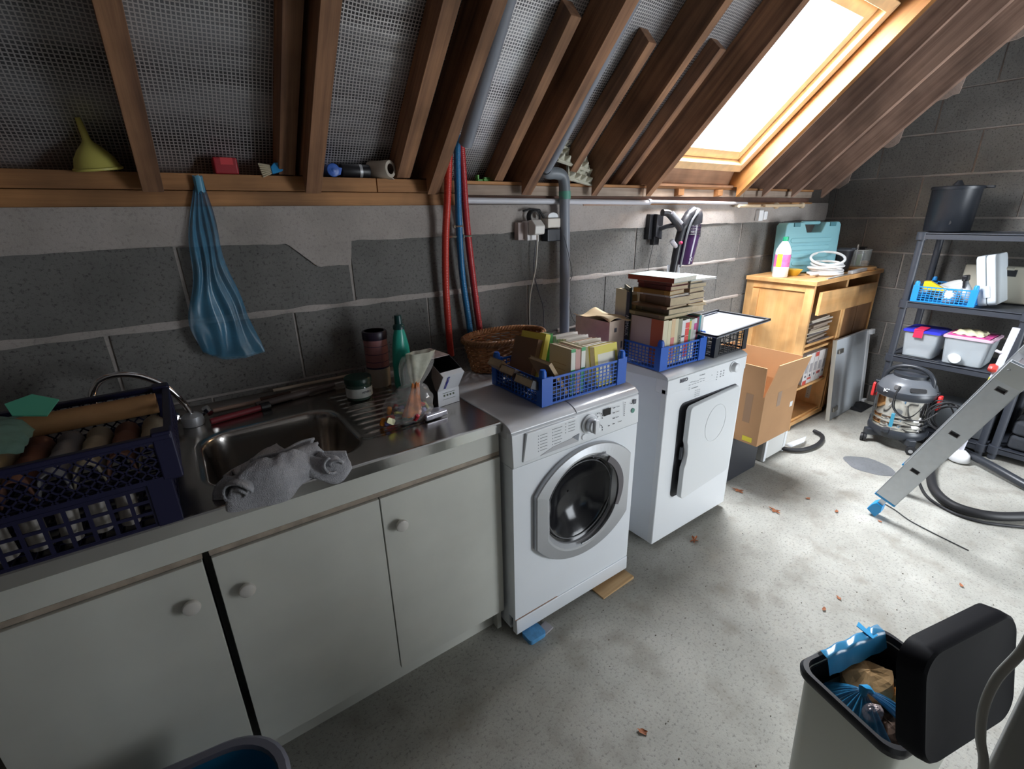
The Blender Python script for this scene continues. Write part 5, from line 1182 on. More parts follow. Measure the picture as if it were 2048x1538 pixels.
MB().grid(lambda u, v: Vector((.0488*math.cos(R(165+40*u)), .0488*math.sin(R(165+40*u)), .07+.085*v)), 8, 2).build('label', mat('label_yellow', (.70, .66, .05), .5), wb_, smooth=True)
MB().lathe([(.0175, .236), (.018, .262), (.016, .264), (0, .264)], 20).build('cap', mat('cap_bright_green', (.02, .30, .16), .4), wb_, smooth=True)
t = MB().lathe([(.030, 0), (.055, .042), (.053, .042), (.028, .003), (0, .003)], 26).build('yellow_bowl', mat('bowl_yellow', (.78, .52, .05), .4), None, smooth=True); t.location = (3.56, -.235, H_+.001); tag(t, 'small yellow bowl between the white bottle and the white hose coil', 'bowl')
wh = MB()
for k, (r_, z, dx, tl) in enumerate(((.140, .012, 0, 0), (.132, .030, .008, .05), (.140, .048, -.006, -.06), (.125, .064, .004, .08), (.136, .085, .0, .25), (.125, .018, 0, 0))):
    wh.tube([(3.775+dx + r_*math.cos(R(a)), -.350 + .70*r_*math.sin(R(a)), H_ + z + tl*r_*math.sin(R(a-30+20*k)) + .035*abs(tl)*3) for a in range(0, 360, 9)], .0085, 8, closed=True)
wh.tube(bez([(3.64, -.36, H_+.02), (3.58, -.37, H_+.018), (3.53, -.365, H_+.02)], 6), .009, 8)
tag(wh.build('white_hose_coil', mat('hose_white', (.82, .82, .82), .35), None, smooth=True, auto=False), 'coiled white hose glaring in the light on top of the sideboard', 'hose')
cu = thing('black_cup', 'black lidded plastic cup beside the white hose coil on the sideboard', 'cup', (4.03, -.345, H_+.001))
MB().lathe([(0, 0), (.048, 0), (.050, .004), (.062, .145), (.064, .150)], 26).build('body', BLK, cu, smooth=True); MB().lathe([(.066, .148), (.067, .158), (.045, .166), (0, .168)], 26).build('lid', DGR, cu, smooth=True); MB().box((-.02, -.075, .155), (.02, -.05, .170)).build('spout', DGR, cu, bevel=.003)
rbd = MB().lathe([(0, 0), (.135, 0), (.14, .004), (.14, .018), (.135, .022), (0, .022)], 40).build('round_board', BUFF, None, smooth=True); rbd.location = (4.275, -.345, H_+.001); tag(rbd, 'round wooden board under the clear tank on the sideboard', 'board')
gt = thing('clear_tank', 'small clear plastic tank with a rod standing on the round wooden board', 'tank', (4.26, -.345, H_+.0245))
GL = mat('clear_plastic', (.75, .80, .78), .08, alpha=.22, spec=.6)
MB().lathe([(0, .002), (.092, .002), (.094, .006), (.094, .12), (.092, .12), (.092, .006)], 32).build('wall', GL, gt, smooth=True)
MB().tube([(.094*math.cos(R(a)), .094*math.sin(R(a)), .12) for a in range(0, 360, 12)], .003, 6, closed=True).build('rim', mat('rim_clear', (.6, .62, .62), .2, alpha=.6), gt, smooth=True)
MB().tube([(0, 0, .004), (.0, 0, .155)], .005, 8).build('rod', mat('rod_white', (.7, .7, .7), .4), gt, smooth=True)
q = MB()
for k in range(7): q.tube([(-.08+.012*k, -.04, .01), (-.08+.012*k, -.04, .09)], .0022, 5)
q.build('green_grille', mat('green_grille', (.22, .34, .12), .5), gt)['kind'] = 'stuff'
MB().lathe([(0, 0), (.02, .004), (.026, .02), (.018, .034), (0, .038)], 12).build('pale_stopper', mat('pale_peach', (.66, .42, .26), .6), gt, smooth=True).location = (.045, -.05, .004)
MB().box((.085, -.02, .0), (.125, .02, .135)).build('black_clamp', BLK, gt, bevel=.003)
t = MB().box((0, 0, 0), (.30, .03, .022)).build('grey_bar', mat('bar_grey', (.50, .50, .50), .4), None, bevel=.003); t.location = (3.90, -.475, H_+.001); t.rotation_euler = (0, 0, R(3)); tag(t, 'grey plastic bar lying along the front edge of the sideboard', 'bar')
t = MB().box((0, 0, 0), (.36, .02, .006)).build('metal_strip', mat('strip_metal', (.60, .58, .52), .3, .8), None); t.location = (3.50, -.487, H_+.001); t.rotation_euler = (0, 0, R(2)); tag(t, 'thin pale metal strip lying behind the front edge of the sideboard', 'strip')

# white panel leaning on the chest
pn = thing('white_door_panel', 'unhinged white cupboard door leaning against the sideboard', 'door', (3.775, -.580, .0), (R(-6), 0, 0))
MB().box((0, 0, .002), (.57, .022, .605)).build('leaf', mat('panel_greywhite', (.50, .53, .56), .5), pn, bevel=.002)
MB().box((-.003, -.003, .0), (0.0, .024, .607)).build('edge_band', mat('edge_white', (.66, .66, .60), .5), pn)
MB().box((.525, -.010, .03), (.57, .0, .60)).build('side_strip', WHT2, pn, bevel=.002)
for z in (.06, .50):
    h = MB().box((.03, -.010, z), (.11, .0, z+.035)).build('hinge', mat('hinge_metal', (.40, .38, .34), .35, .9), pn, bevel=.003); MB().box((.02, -.018, z+.004), (.06, -.010, z+.031)).build('hinge_cup', mat('hinge_metal', (0,0,0)), h, bevel=.003)
for z in (-.0, .565): MB().box((.545, -.03, z+.002), (.60, .0, z+.04)).build('corner_bracket', WHT2, pn, bevel=.004)
t = MB().grid(lambda u, v: Vector((4.13+.24*u, -.66+.12*v, .002+.028*math.sin(math.pi*u)*math.sin(math.pi*v)*(1+.5*math.sin(u*17)))), 20, 12).build('black_cloth', mat('cloth_black', (.012, .012, .014), .9), None, smooth=True); tag(t, 'small crumpled black cloth on the floor below the white panel', 'cloth')

# ------------------------------------------------------------------ carton on black box and white unit
bb = MB().box((2.365, -.61, .002), (2.69, -.18, .276)).build('black_box', mat('black_box', (.03, .032, .04), .5), None, bevel=.004); tag(bb, 'low black box on the floor under the open cardboard carton', 'box')
wu = thing('white_drawer_unit', 'small white plastic unit on the floor under the right of the carton', 'unit', (2.78, -.61, .002))
MB().box((0, .012, 0), (.26, .30, .185)).build('body', mat('unit_grey', (.48, .50, .50), .5), wu, bevel=.003); MB().box((.03, 0, .01), (.25, .014, .165)).build('drawer', mat('unit_white', (.68, .68, .66), .5), wu, bevel=.004)
MB().box((0, -.004, .0), (.026, .014, .17)).build('rail', WHT2, wu, bevel=.003); MB().box((.235, -.004, .0), (.262, .014, .185)).build('rail', WHT2, wu, bevel=.003)
MB().prism([(0, .185), (.27, .185), (.268, .21), (.20, .195), (.16, .215), (.08, .192), (.03, .20)], .0, .26, 'y').build('torn_lid', mat('torn_card', (.56, .50, .44), .8), wu)
cbx = thing('cardboard_carton', 'large open cardboard carton with raised flaps between dryer and sideboard', 'box', (2.40, -.735, .2775))
WCx, DCx, HCx = .355, .40, .285
KR = mat('kraft_board', (.48, .265, .125), .75, var=.05, vscale=6); KR2 = mat('kraft_inside', (.54, .34, .19), .8)
def cpan(a, b_, name='wall'): return MB().box(a, b_).build(name, KR, cbx)
cpan((0, 0, 0), (WCx, .005, HCx)); cpan((0, DCx-.005, 0), (WCx, DCx, HCx)); cpan((0, .005, 0), (.005, DCx-.005, HCx)); cpan((WCx-.005, .005, 0), (WCx, DCx-.005, HCx)); cpan((.005, .005, 0), (WCx-.005, DCx-.005, .005), 'bottom')
for (p, w_, ax, ang) in (((0, .0025, HCx), WCx, 'x', 8), ((0, DCx-.0025, HCx), WCx, 'x', -3)):
    MB().prism([(0, 0), (w_, 0), (w_+.045, .175), (.045, .175)] if ang > 0 else [(0, 0), (w_, 0), (w_, .175), (0, .175)], -.0025, .0025, 'y').build('flap', KR, cbx).matrix_basis = Matrix.Translation(p) @ Matrix.Rotation(R(ang), 4, 'X') @ Matrix.Rotation(R(1.5), 4, 'Y')
for (p, ang) in (((.0025, 0, HCx), -3), ((WCx-.0025, 0, HCx), 6)):
    MB().box((-.0025, 0.01, 0), (.0025, DCx-.01, .16)).build('flap', KR, cbx).matrix_basis = Matrix.Translation(p) @ Matrix.Rotation(R(ang), 4, 'Y')
TP = mat('parcel_tape', (.33, .19, .10), .3)
MB().box((-.0008, .06, .12), (0, .10, HCx)).build('tape', TP, cbx); MB().box((.14, -.0008, .20), (.18, 0, HCx)).build('tape', mat('tape_grey', (.40, .28, .20), .3), cbx)
MB().box((.02, -.0008, .02), (.06, 0, .045)).build('yellow_label', mat('label_bright_yellow', (.75, .62, .04), .5), cbx).location = (-.018, 0, 0)
MB().box((-.0010, .03, .012), (-.0002, .085, .04)).build('yellow_label', mat('label_bright_yellow', (0,0,0)), cbx)
bpy.data.objects.remove(bpy.data.objects['yellow_label'])
MB().box((.30, -.0008, .16), (.33, 0, .19)).build('white_mark', WHT2, cbx)
# bent tube on the floor with clear film
t = tag(MB().tube(bez([(3.02, -.60, .022), (3.05, -.655, .02), (3.12, -.70, .02), (3.25, -.72, .02), (3.38, -.70, .02), (3.44, -.66, .02), (3.46, -.61, .02)], 8), .013, 10).build('bent_hose', RUB, None, smooth=True), 'short U-bent black hose on the floor beside the white unit', 'hose')
t = MB().prism([(3.06, -.60), (3.30, -.63), (3.20, -.66), (3.06, -.645)], .03, .034, 'z').build('clear_strip', mat('clear_strip', (.7, .74, .78), .1, alpha=.5), None); tag(t, 'clear plastic strip lying inside the bend of the short black hose', 'strip')
# ------------------------------------------------------------------ black shelving
SHB = mat('shelf_black', (.040, .045, .058), .45)
def shelving(label, xa, xb, ya, yb, levels, zt):
    t = thing('shelving_unit', label, 'shelf', ((xa+xb)/2, (ya+yb)/2, 0), 0, 'black plastic shelving')
    for z in levels:
        q = MB(); q.box((xa, yb, z-.012), (xb, ya, z-.004))
        q.box((xa, yb, z-.040), (xa+.012, ya, z)).box((xb-.012, yb, z-.040), (xb, ya, z)).box((xa, ya-.012, z-.040), (xb, ya, z)).box((xa, yb, z-.040), (xb, yb+.012, z))
        q.build('shelf_board', SHB, t, world=True, bevel=.002)
        for x in (xa+.022, xb-.022):
            for y in (ya-.022, yb+.022): MB().lathe([(.030, -.045), (.030, .002), (.024, .004)], 16, (x, y, z)).build('post_collar', SHB, t, world=True, smooth=True)
    for x in (xa+.022, xb-.022):
        for y in (ya-.022, yb+.022): MB().lathe([(.020, 0), (.020, zt)], 16, (x, y, 0)).build('post', SHB, t, world=True, smooth=True)
    return t
shelving('black plastic shelving unit carrying the black bucket, next to the sideboard', 3.93, 4.36, -.775, -1.395, (.075, .535, .905, 1.335), 1.33)
shelving('second black shelving unit at the right edge behind the ladder', 3.93, 4.36, -1.41, -2.03, (.085, .50, .90, 1.33), 1.33)
bu = thing('black_bucket', 'black lidded bucket with small bung hole on top of the shelving', 'bucket', (4.16, -.80+.005, 1.337), (0, 0, 0))
MB().lathe([(0, 0), (.114, 0), (.118, .005), (.124, .25), (.126, .255)], 36).build('body', mat('bucket_black', (.022, .026, .034), .35), bu, smooth=True)
MB().lathe([(.130, .250), (.131, .265), (.125, .270), (.03, .275), (.02, .290), (.012, .303), (0, .304)], 36).build('lid', mat('bucket_black', (0,0,0)), bu, smooth=True)
MB().lathe([(0, 0), (.013, 0), (.013, .006), (0, .006)], 16, M=Matrix.Rotation(R(-90), 4, 'Y')).build('bung_hole', RUB, bu, smooth=True).location = (-.108, -.030, .055)
MB().box((.02, -.165, .253), (.06, -.12, .268)).build('spout_tab', mat('bucket_black', (0,0,0)), bu, bevel=.003)
bu.location = (4.16, -.855, 1.337)
# middle shelf
cr6 = crate('sky_blue_crate', 'bright sky-blue mesh crate with bottles and a bag on the middle shelf', 'crate', (3.94, -.765, .907), R(-84), .31, .36, .10, BLC2, None, .018, .03, True)
cr6.location = (3.935, -.800, .907); cr6.rotation_euler = (0, 0, R(-90)); cr6.location = (3.935, -.828, .907)
def bl(name, label, cat, loc, prof, m, rot=(0,0,0), seg=20):
    t = MB().lathe(prof, seg).build(name, m, None, smooth=True); t.location = loc; t.rotation_euler = rot; return tag(t, label, cat)
t = MB().grid(lambda u, v: Vector((4.02+.16*u, -.83-.20*v, .945+.10*math.sin(math.pi*u)*(.35+.65*v)+.012*math.sin(u*14+v*9))), 24, 24).build('clear_bag', mat('milky_film', (.70, .70, .68), .25, alpha=.8), None, smooth=True, auto=False); tag(t, 'milky plastic bag bulging out of the sky-blue crate', 'bag')
t = MB().prism([(0, 0), (.0, .05), (-.03, .052), (-.115, .005), (-.10, -.01)], 0, .05, 'x').build('yellow_carton', mat('carton_yellow', (.80, .58, .02), .4), None, bevel=.002); t.location = (3.965, -.865, .985); t.rotation_euler = (R(0), 0, R(8)); tag(t, 'bright yellow wedge-shaped carton on top of the sky-blue crate', 'carton')
MW = mat('milk_plastic', (.66, .68, .68), .3)
bl('white_jar', 'rounded white plastic jar in the front of the sky-blue crate', 'jar', (3.99, -1.01, .925), [(0, 0), (.035, 0), (.04, .01), (.04, .055), (.03, .075), (.02, .085), (0, .086)], MW, (0, R(-25), 0))
bl('white_bottle', 'white bottle lying behind the white jar in the sky-blue crate', 'bottle', (4.05, -.98, .93), [(0, 0), (.03, 0), (.034, .01), (.034, .09), (.02, .11), (.015, .12), (0, .12)], MW, (R(35), R(-10), 0))
sb = thing('spray_bottle', 'white spray bottle with black trigger in the right of the sky-blue crate', 'bottle', (4.05, -1.065, .92), (R(-8), 0, 0))
MB().lathe([(0, 0), (.033, 0), (.035, .008), (.033, .08), (.014, .12), (.013, .13)], 20).build('body', MW, sb, smooth=True); MB().box((-.035, -.014, .13), (.03, .014, .165)).build('trigger_head', BLK, sb, bevel=.006); MB().box((-.04, -.006, .09), (-.028, .006, .14)).build('trigger', BLK, sb, bevel=.003)
bl('black_bottle', 'small black capped bottle behind the spray bottle', 'bottle', (4.13, -1.03, .92), [(0, 0), (.028, 0), (.03, .01), (.03, .09), (.016, .115), (.016, .15), (0, .151)], BLK)
wc = thing('white_case', 'white plastic tool case standing tilted on the middle shelf', 'case', (3.98, -1.145, .907), (R(-14), 0, 0))
WCM = mat('case_white', (.66, .72, .76), .35)
MB().prism(rrect(.30, .30, .03, 5, .15, .15), -.085, -.045, 'y').build('half_shell', WCM, wc, bevel=.006, seg=3); MB().prism(rrect(.30, .30, .03, 5, .15, .15), -.042, -.002, 'y').build('half_shell', WCM, wc, bevel=.006, seg=3)
MB().box((-.004, -.06, .05), (.0, -.03, .12)).build('catch', WCM, wc, bevel=.001)
bc = thing('beige_case', 'flat beige case with dark handle recess standing at the back of the middle shelf', 'case', (4.255, -.98, .907), 0)
BCM = mat('case_beige', (.50, .47, .38), .5)
MB().box((0, -.40, 0), (.05, 0, .225)).build('shell', BCM, bc, bevel=.012, seg=3); MB().box((-.004, -.25, .165), (.0, -.10, .205)).build('handle_recess', BLK, bc, bevel=.002); MB().tube([(-.008, -.235, .21), (-.008, -.115, .21)], .008, 10).build('handle', BCM, bc, smooth=True)
# lower shelf: two clear tubs
def tub(label, x, ya, yb, z, h, body, lidm, extra=None, d=.22):
    t = thing('storage_tub', label, 'tub', (x, ya, z), 0, 'clear storage tubs')
    w_ = ya-yb
    def rg(g, zz): return [Vector((d/2+px_, -w_/2+py_, zz)) for px_, py_ in rrect(d-2*g, w_-2*g, .02, 4)]
    MB().loft([rg(.02, 0), rg(.014, .004), rg(.0, h), rg(-.006, h+.002), rg(-.006, h+.008), rg(.003, h+.008), rg(.017, .008)], cap=True).build('body', body, t, smooth=True)
    MB().loft([rg(-.009, h+.004), rg(-.009, h+.014), rg(.002, h+.020), rg(.012, h+.016)], cap=True).build('lid', lidm, t, smooth=True, bevel=0)
    return t
FRO = mat('frosted_clear', (.72, .78, .82), .3, alpha=.40, spec=.5)
tb1 = tub('clear frosted tub with blue lid and red clip on the lower shelf', 3.96, -.832, -1.02, .537, .165, FRO, mat('lid_blue', (.04, .05, .62), .35))
MB().box((-.014, -.105, .135), (-.006, -.055, .19)).build('red_clip', mat('clip_red', (.75, .03, .10), .4), tb1, bevel=.003); MB().box((-.014, -.105, .183), (.12, -.055, .191)).build('red_strap', mat('clip_red', (0,0,0)), tb1, bevel=.002)
tb2 = tub('clear frosted tub with pink-edged white lid on the lower shelf', 3.955, -1.045, -1.265, .537, .165, FRO, mat('lid_pinkwhite', (.74, .50, .62), .4), d=.26)
MB().box((.0, -.21, .186), (.20, -.01, .189)).build('pink_sheet', mat('pink_sheet', (.72, .10, .35), .5, var=.5, vscale=30), tb2)
t = MB().grid(lambda u, v: Vector((3.985+.17*u, -1.07-.15*v, .7275+.022*math.sin(math.pi*u)**.3*math.sin(math.pi*v)**.3+.004*math.sin(v*20+u*11))), 18, 18).build('yellow_cloth', mat('cloth_lemon', (.78, .74, .48), .9), None, smooth=True); tag(t, 'pale lemon cloth with dark spots folded on the pink-lidded tub', 'cloth')
t = MB().lathe([(.028, 0), (.030, .003), (.030, .085), (.028, .088), (0, .088)], 20).build('white_mug', MW, None, smooth=True); t.location = (4.01, -1.10, .575); t.rotation_euler = (0, R(-85), R(20)); tag(t, 'white cup showing through the side of the pink-lidded tub', 'cup')
t = MB().box((0, 0, 0), (.10, .06, .09)).build('grey_packet', mat('packet_grey', (.38, .42, .46), .6), None, bevel=.006); t.location = (4.02, -1.235, .547); tag(t, 'grey packet showing through the right of the pink-lidded tub', 'packet')
t = MB().box((0, 0, 0), (.15, .12, .03)).build('white_folder', mat('folder_white', (.6, .62, .62), .6), None, bevel=.003); t.location = (3.99, -.98, .547); tag(t, 'white papers at the bottom of the blue-lidded tub', 'papers')
cable('thin black cord lying in front of the tubs on the lower shelf', [(3.945, -.83, .541), (3.94, -.93, .541), (3.945, -1.0, .541), (3.94, -1.06, .541)], .003, BLK, 'floor_cable_or_crack', 'cable')
# dark folded bags on the second unit
for k, (z, lb) in enumerate(((.088, 'dark grey folded fabric bag, lower of two on the second shelving unit'), (.180, 'dark grey folded fabric bag, upper of two on the second shelving unit'))):
    t = MB().prism(rrect(.36, .46, .04, 4), 0, .085, 'z').build('folded_bag', mat('bag_charcoal', (.05, .055, .065), .9, bump=.4, bscale=90), None, bevel=.02, seg=4); t.location = (4.14, -1.70, z); tag(t, lb, 'bag')
for y, lb in ((-1.0, 'dark box on the floor-level shelf behind the workshop vacuum'),):
    t = MB().box((0, 0, 0), (.30, .36, .16)).build('dark_box', mat('box_dark', (.10, .11, .12), .7), None, bevel=.004); t.location = (4.0, -1.36, .078); tag(t, lb, 'box')
# telescopic pole with red clamp
pl = thing('telescopic_pole', 'white and yellow pole with red clamp leaning behind the ladder', 'pole', (3.74, -1.325, .01))
pd = lambda t_: Vector((3.74+.01*t_, -1.318-.055*t_**1.2, .03+.82*t_))
MB().tube([pd(.42), pd(1.0)], .0165, 14).build('upper_tube', mat('pole_white', (.66, .66, .74), .3), pl, smooth=True, world=True)
MB().tube([pd(.05), pd(.42)], .013, 14).build('lower_tube', mat('pole_white', (0,0,0)), pl, smooth=True, world=True)
MB().tube([pd(.50), pd(.64)], .0175, 14).build('yellow_sleeve', mat('sleeve_yellow', (.75, .72, .04), .4), pl, smooth=True, world=True)
c_ = pd(.71); MB().lathe([(0, -.02), (.02, -.018), (.026, 0), (.02, .018), (0, .02)], 10, M=Matrix.Rotation(R(90), 4, 'X'), sx=1.3).build('red_clamp', mat('clamp_red', (.65, .05, .04), .4), pl, smooth=True).location = c_ - Vector(pl.location) + Vector((-.012, .016, 0))
MB().tube([c_ + Vector((0, -.02, .09)), c_ + Vector((-.01, .012, .095)), c_ + Vector((-.005, .03, .10))], .008, 8).build('hook', mat('pole_white', (0,0,0)), pl, smooth=True, world=True)
MB().lathe([(0, 0), (.05, 0), (.055, .01), (.045, .045), (.018, .07), (0, .075)], 18, (0, 0, 0)).build('white_foot', mat('foot_white', (.70, .70, .70), .4), pl, smooth=True)

# ------------------------------------------------------------------ wet and dry vacuum
vc = thing('drum_vacuum', 'stainless steel drum vacuum cleaner with black motor head on castors', 'vacuum cleaner', (3.745, -.985, 0), (0, 0, R(0)))
VB = mat('vac_body_black', (.030, .034, .042), .35); VG = mat('vac_head_grey', (.12, .13, .145), .35)
MB().lathe([(0, .075), (.150, .075), (.158, .09), (.160, .115), (.152, .13)], 40).build('base_tray', VB, vc, smooth=True)
MB().lathe([(.146, .118), (.148, .14), (.150, .175), (.147, .180), (.150, .186), (.152, .215), (.149, .220), (.152, .226), (.153, .345)], 48).build('steel_drum', mat('polished_drum', (.70, .69, .66), .10, 1.0), vc, smooth=True)
MB().lathe([(.150, .338), (.158, .342), (.160, .36), (.158, .385), (.150, .400), (.140, .425), (.118, .452), (.095, .462), (.090, .470), (.0, .475)], 44).build('motor_head', VG, vc, smooth=True)
MB().lathe([(.1585, .345), (.1612, .350), (.1612, .380), (.157, .388)], 44).build('head_band', VB, vc, smooth=True)
MB().lathe([(.092, .468), (.092, .487), (.086, .492), (.0, .495)], 32).build('top_cap', VB, vc, smooth=True)
MB().tube(bez([(-.02, .125, .425), (-.02, .118, .475), (-.02, .075, .520), (-.02, 0, .536), (-.02, -.075, .520), (-.02, -.118, .475), (-.02, -.125, .425)], 8), .013, 10, flat=1.2).build('carry_handle', VB, vc, smooth=True)
for a in (172, 215): 
    M_ = Matrix.Rotation(R(a), 4, 'Z') @ Matrix.Translation((.143, 0, .415)) @ Matrix.Rotation(R(-32), 4, 'Y')
    MB().prism(rrect(.028, .085 if a > 180 else .03, .008, 3), -.004, .004, 'z', M=M_ @ Matrix.Rotation(R(90), 4, 'Y')).build('vent_recess', RUB, vc, bevel=.001)
text_mesh('ICN', .026, WHT2, vc, (-.148, .060, .385), (R(80), 0, R(-68)), bold=.0012)
for s in (1, -1):
    MB().box((-.018, s*.150-.012, .31), (.022, s*.150+.024*s if s > 0 else s*.150+.012, .40)).build('clip_mount', VB, vc, bevel=.004)
    MB().prism(rrect(.05, .095, .010, 4), -.008, .008, 'y').build('red_latch', mat('latch_red', (.72, .04, .04), .4), vc, bevel=.003).matrix_basis = Matrix.Translation((-.005, s*.172, .335))
MB().tube([(-.155, .02, .135), (-.155, .02, .115)], .022, 14).build('hose_port', VB, vc, smooth=True)
for a in (45, 135, 225, 315):
    x, y = .165*math.cos(R(a)), .165*math.sin(R(a))
    leg = MB().prism([(x*.55-.03*math.sin(R(a)), y*.55+.03*math.cos(R(a))), (x*1.12-.022*math.sin(R(a)), y*1.12+.022*math.cos(R(a))), (x*1.12+.022*math.sin(R(a)), y*1.12-.022*math.cos(R(a))), (x*.55+.03*math.sin(R(a)), y*.55-.03*math.cos(R(a)))], .05, .095, 'z').build('castor_arm', VB, vc, bevel=.006)
    M_ = Matrix.Translation((x*1.12, y*1.12, .028)) @ Matrix.Rotation(R(a+60), 4, 'Z') @ Matrix.Rotation(R(90), 4, 'X')
    MB().lathe([(.010, -.018), (.026, -.016), (.0275, -.012), (.0275, -.003), (.022, 0), (.0275, .003), (.0275, .012), (.026, .016), (.010, .018)], 20, M=M_).build('castor', RUB, leg, smooth=True)
    MB().lathe([(.0, -.019), (.012, -.019), (.012, .019), (0, .019)], 14, M=M_).build('castor_hub', SILV, leg, smooth=True)
MB().box((-.165, -.02, .155), (-.150, .015, .245)).build('level_sticker', mat('sticker_blue', (.05, .30, .45), .4), vc, bevel=.001).scale = (.96, .5, 1)
cc = MB(); rcd = random.Random(5)
for k in range(9):
    cx, cy, cz = 3.70+rcd.uniform(-.02, .02), -1.20+rcd.uniform(-.02, .02), .27+rcd.uniform(-.01, .015); a_, b_ = .055+.006*k, .085+.006*rcd.random()
    til = rcd.uniform(-.5, .5); ph = rcd.uniform(-15, 25)
    pts = []
    for a in range(0, 360, 15):
        lx, lz = a_*math.cos(R(a)), b_*math.sin(R(a)); lx, lz = lx*math.cos(R(ph))-lz*math.sin(R(ph)), lx*math.sin(R(ph))+lz*math.cos(R(ph))
        pts.append((cx + lx*til*.8, cy - .012*k*.5 - lx, cz + lz))
    cc.tube(pts, .0042, 6, closed=True)
cc.tube(bez([(3.60, -.98, .43), (3.58, -.97, .36), (3.585, -.98, .28), (3.60, -1.05, .23), (3.62, -1.13, .24), (3.66, -1.18, .30)], 10), .0042, 6)
tag(cc.build('coiled_mains_cord', RUB, None, smooth=True, auto=False), 'coiled black mains cord hanging on the side of the drum vacuum', 'cord')
tag(MB().tube(bez([(3.72, -1.24, .06), (3.60, -1.235, .045), (3.45, -1.262, .03), (3.32, -1.298, .026), (3.19, -1.345, .026), (3.09, -1.42, .026), (3.065, -1.50, .026), (3.11, -1.60, .026), (3.24, -1.70, .026), (3.42, -1.80, .026)], 12), .0225, 14).build('vacuum_hose', RUB, None, smooth=True, auto=False), 'thick black vacuum hose curving over the floor beyond the ladder', 'hose')
tag(MB().tube(bez([(3.86, -1.19, .055), (3.80, -1.33, .05), (3.69, -1.50, .045), (3.60, -1.66, .03), (3.55, -1.80, .03)], 8), .024, 14).build('suction_tube', VB, None, smooth=True), 'straight black suction tube lying on the floor in front of the shelving', 'tube')
cable('thin black cable on the floor just outside the thick vacuum hose', [(3.36, -1.22, .008), (3.12, -1.33, .008), (3.03, -1.45, .008), (3.03, -1.56, .008), (3.10, -1.66, .008), (3.22, -1.78, .008)], .0075, RUB)
cable('thin dark crack line on the floor passing under the ladder foot', [(2.86, -1.20, .004), (2.83, -1.28, .004), (2.78, -1.36, .004), (2.75, -1.46, .004), (2.72, -1.60, .004)], .0028, RUB, 'floor_cable_or_crack', 'cable')  # thin tube standing in for a crack in the concrete
t = MB().lathe([(.0, 0), (.035, .002), (.04, .04), (.0, .045)], 16).build('black_nozzle', RUB, None, smooth=True); t.location = (3.80, -1.27, .001); tag(t, 'small black nozzle on the floor beside the white foot of the pole', 'nozzle')
# ------------------------------------------------------------------ aluminium ladder
ez = Vector((-.137, -.368, .921)).normalized(); ex = Vector((.989, 0, .149)); ex = (ex - ez*ex.dot(ez)).normalized(); ey = ez.cross(ex)
F0 = Vector((2.688, -1.222, .004))
ld = thing('aluminium_ladder', 'aluminium ladder with blue plastic shoe standing on the floor at the right', 'ladder', F0)
LM = Matrix(((ex.x, ey.x, ez.x, 0), (ex.y, ey.y, ez.y, 0), (ex.z, ey.z, ez.z, 0), (0, 0, 0, 1)))
ALU = mat('ladder_aluminium', (.60, .63, .66), .42, .4, var=.04, vscale=30)
LW = .094
def lp(o): o.matrix_basis = LM @ o.matrix_basis; return o
BLUP = mat('shoe_blue', (.01, .28, .62), .35)
for s, xo in ((0, 0.0), (1, .34)):
    # hollow box profile with square rung openings: front plate built as frame pieces around the holes
    q = MB(); hz = [.354, .612, .871]; z = .13; hs = .022
    for h in hz + [None]:
        z1 = (h-hs/2) if h else .985
        q.box((xo, -LW/2, z), (xo+.003, LW/2, z1))
        if h:
            q.box((xo, -LW/2, h-hs/2), (xo+.003, -hs*.8, h+hs/2)).box((xo, hs*.8, h-hs/2), (xo+.003, LW/2, h+hs/2)); z = h+hs/2
    lp(q.build('stile_face', ALU, ld))
    lp(MB().box((xo, -LW/2, .13), (xo+.026, -LW/2+.003, .985)).box((xo, LW/2-.003, .13), (xo+.026, LW/2, .985)).box((xo+.023, -LW/2, .13), (xo+.026, LW/2, .985)).build('stile', ALU, ld))
    lp(MB().box((xo+.004, -.013, .06), (xo+.022, .013, .16)).build('leg_extension', ALU, ld, bevel=.001))
    lp(MB().box((xo-.001, -LW/2-.001, .118), (xo+.027, LW/2+.001, .131)).build('end_cap', BLUP, ld, bevel=.002))
    lp(MB().prism([(-.022, .005), (.026, .020), (.024, .062), (.014, .085), (-.014, .085), (-.026, .05)], xo-.008, xo+.036, 'x').build('shoe', BLUP, ld, bevel=.003))
    lp(MB().box((xo-.002, -LW/2, .90), (xo+.0, LW/2, .985)).build('hinge_plate', mat('hinge_alu', (.56, .58, .58), .35, .6), ld, bevel=.001))
    for yy in (-.03, .03): lp(MB().lathe([(0, 0), (.005, 0), (.004, .003), (0, .003)], 12, M=Matrix.Translation((xo-.002, yy, .955)) @ Matrix.Rotation(R(-90), 4, 'Y')).build('rivet', SILV, ld, smooth=True))
for h in (.354, .612, .871):
    q = MB(); a, b_ = -.0165, .0165; hh = .011
    q.box((.002, a, h-hh), (.36, a+.002, h+hh)).box((.002, b_-.002, h-hh), (.36, b_, h+hh)).box((.002, a, h-hh), (.36, b_, h-hh+.002)).box((.002, a, h+hh-.002), (.36, b_, h+hh))
    lp(q.build('rung', mat('rung_alu', (.22, .20, .21), .5, .5), ld))
tp = Vector(F0) + ez*1.10 + Vector((.06, -.03, .0))
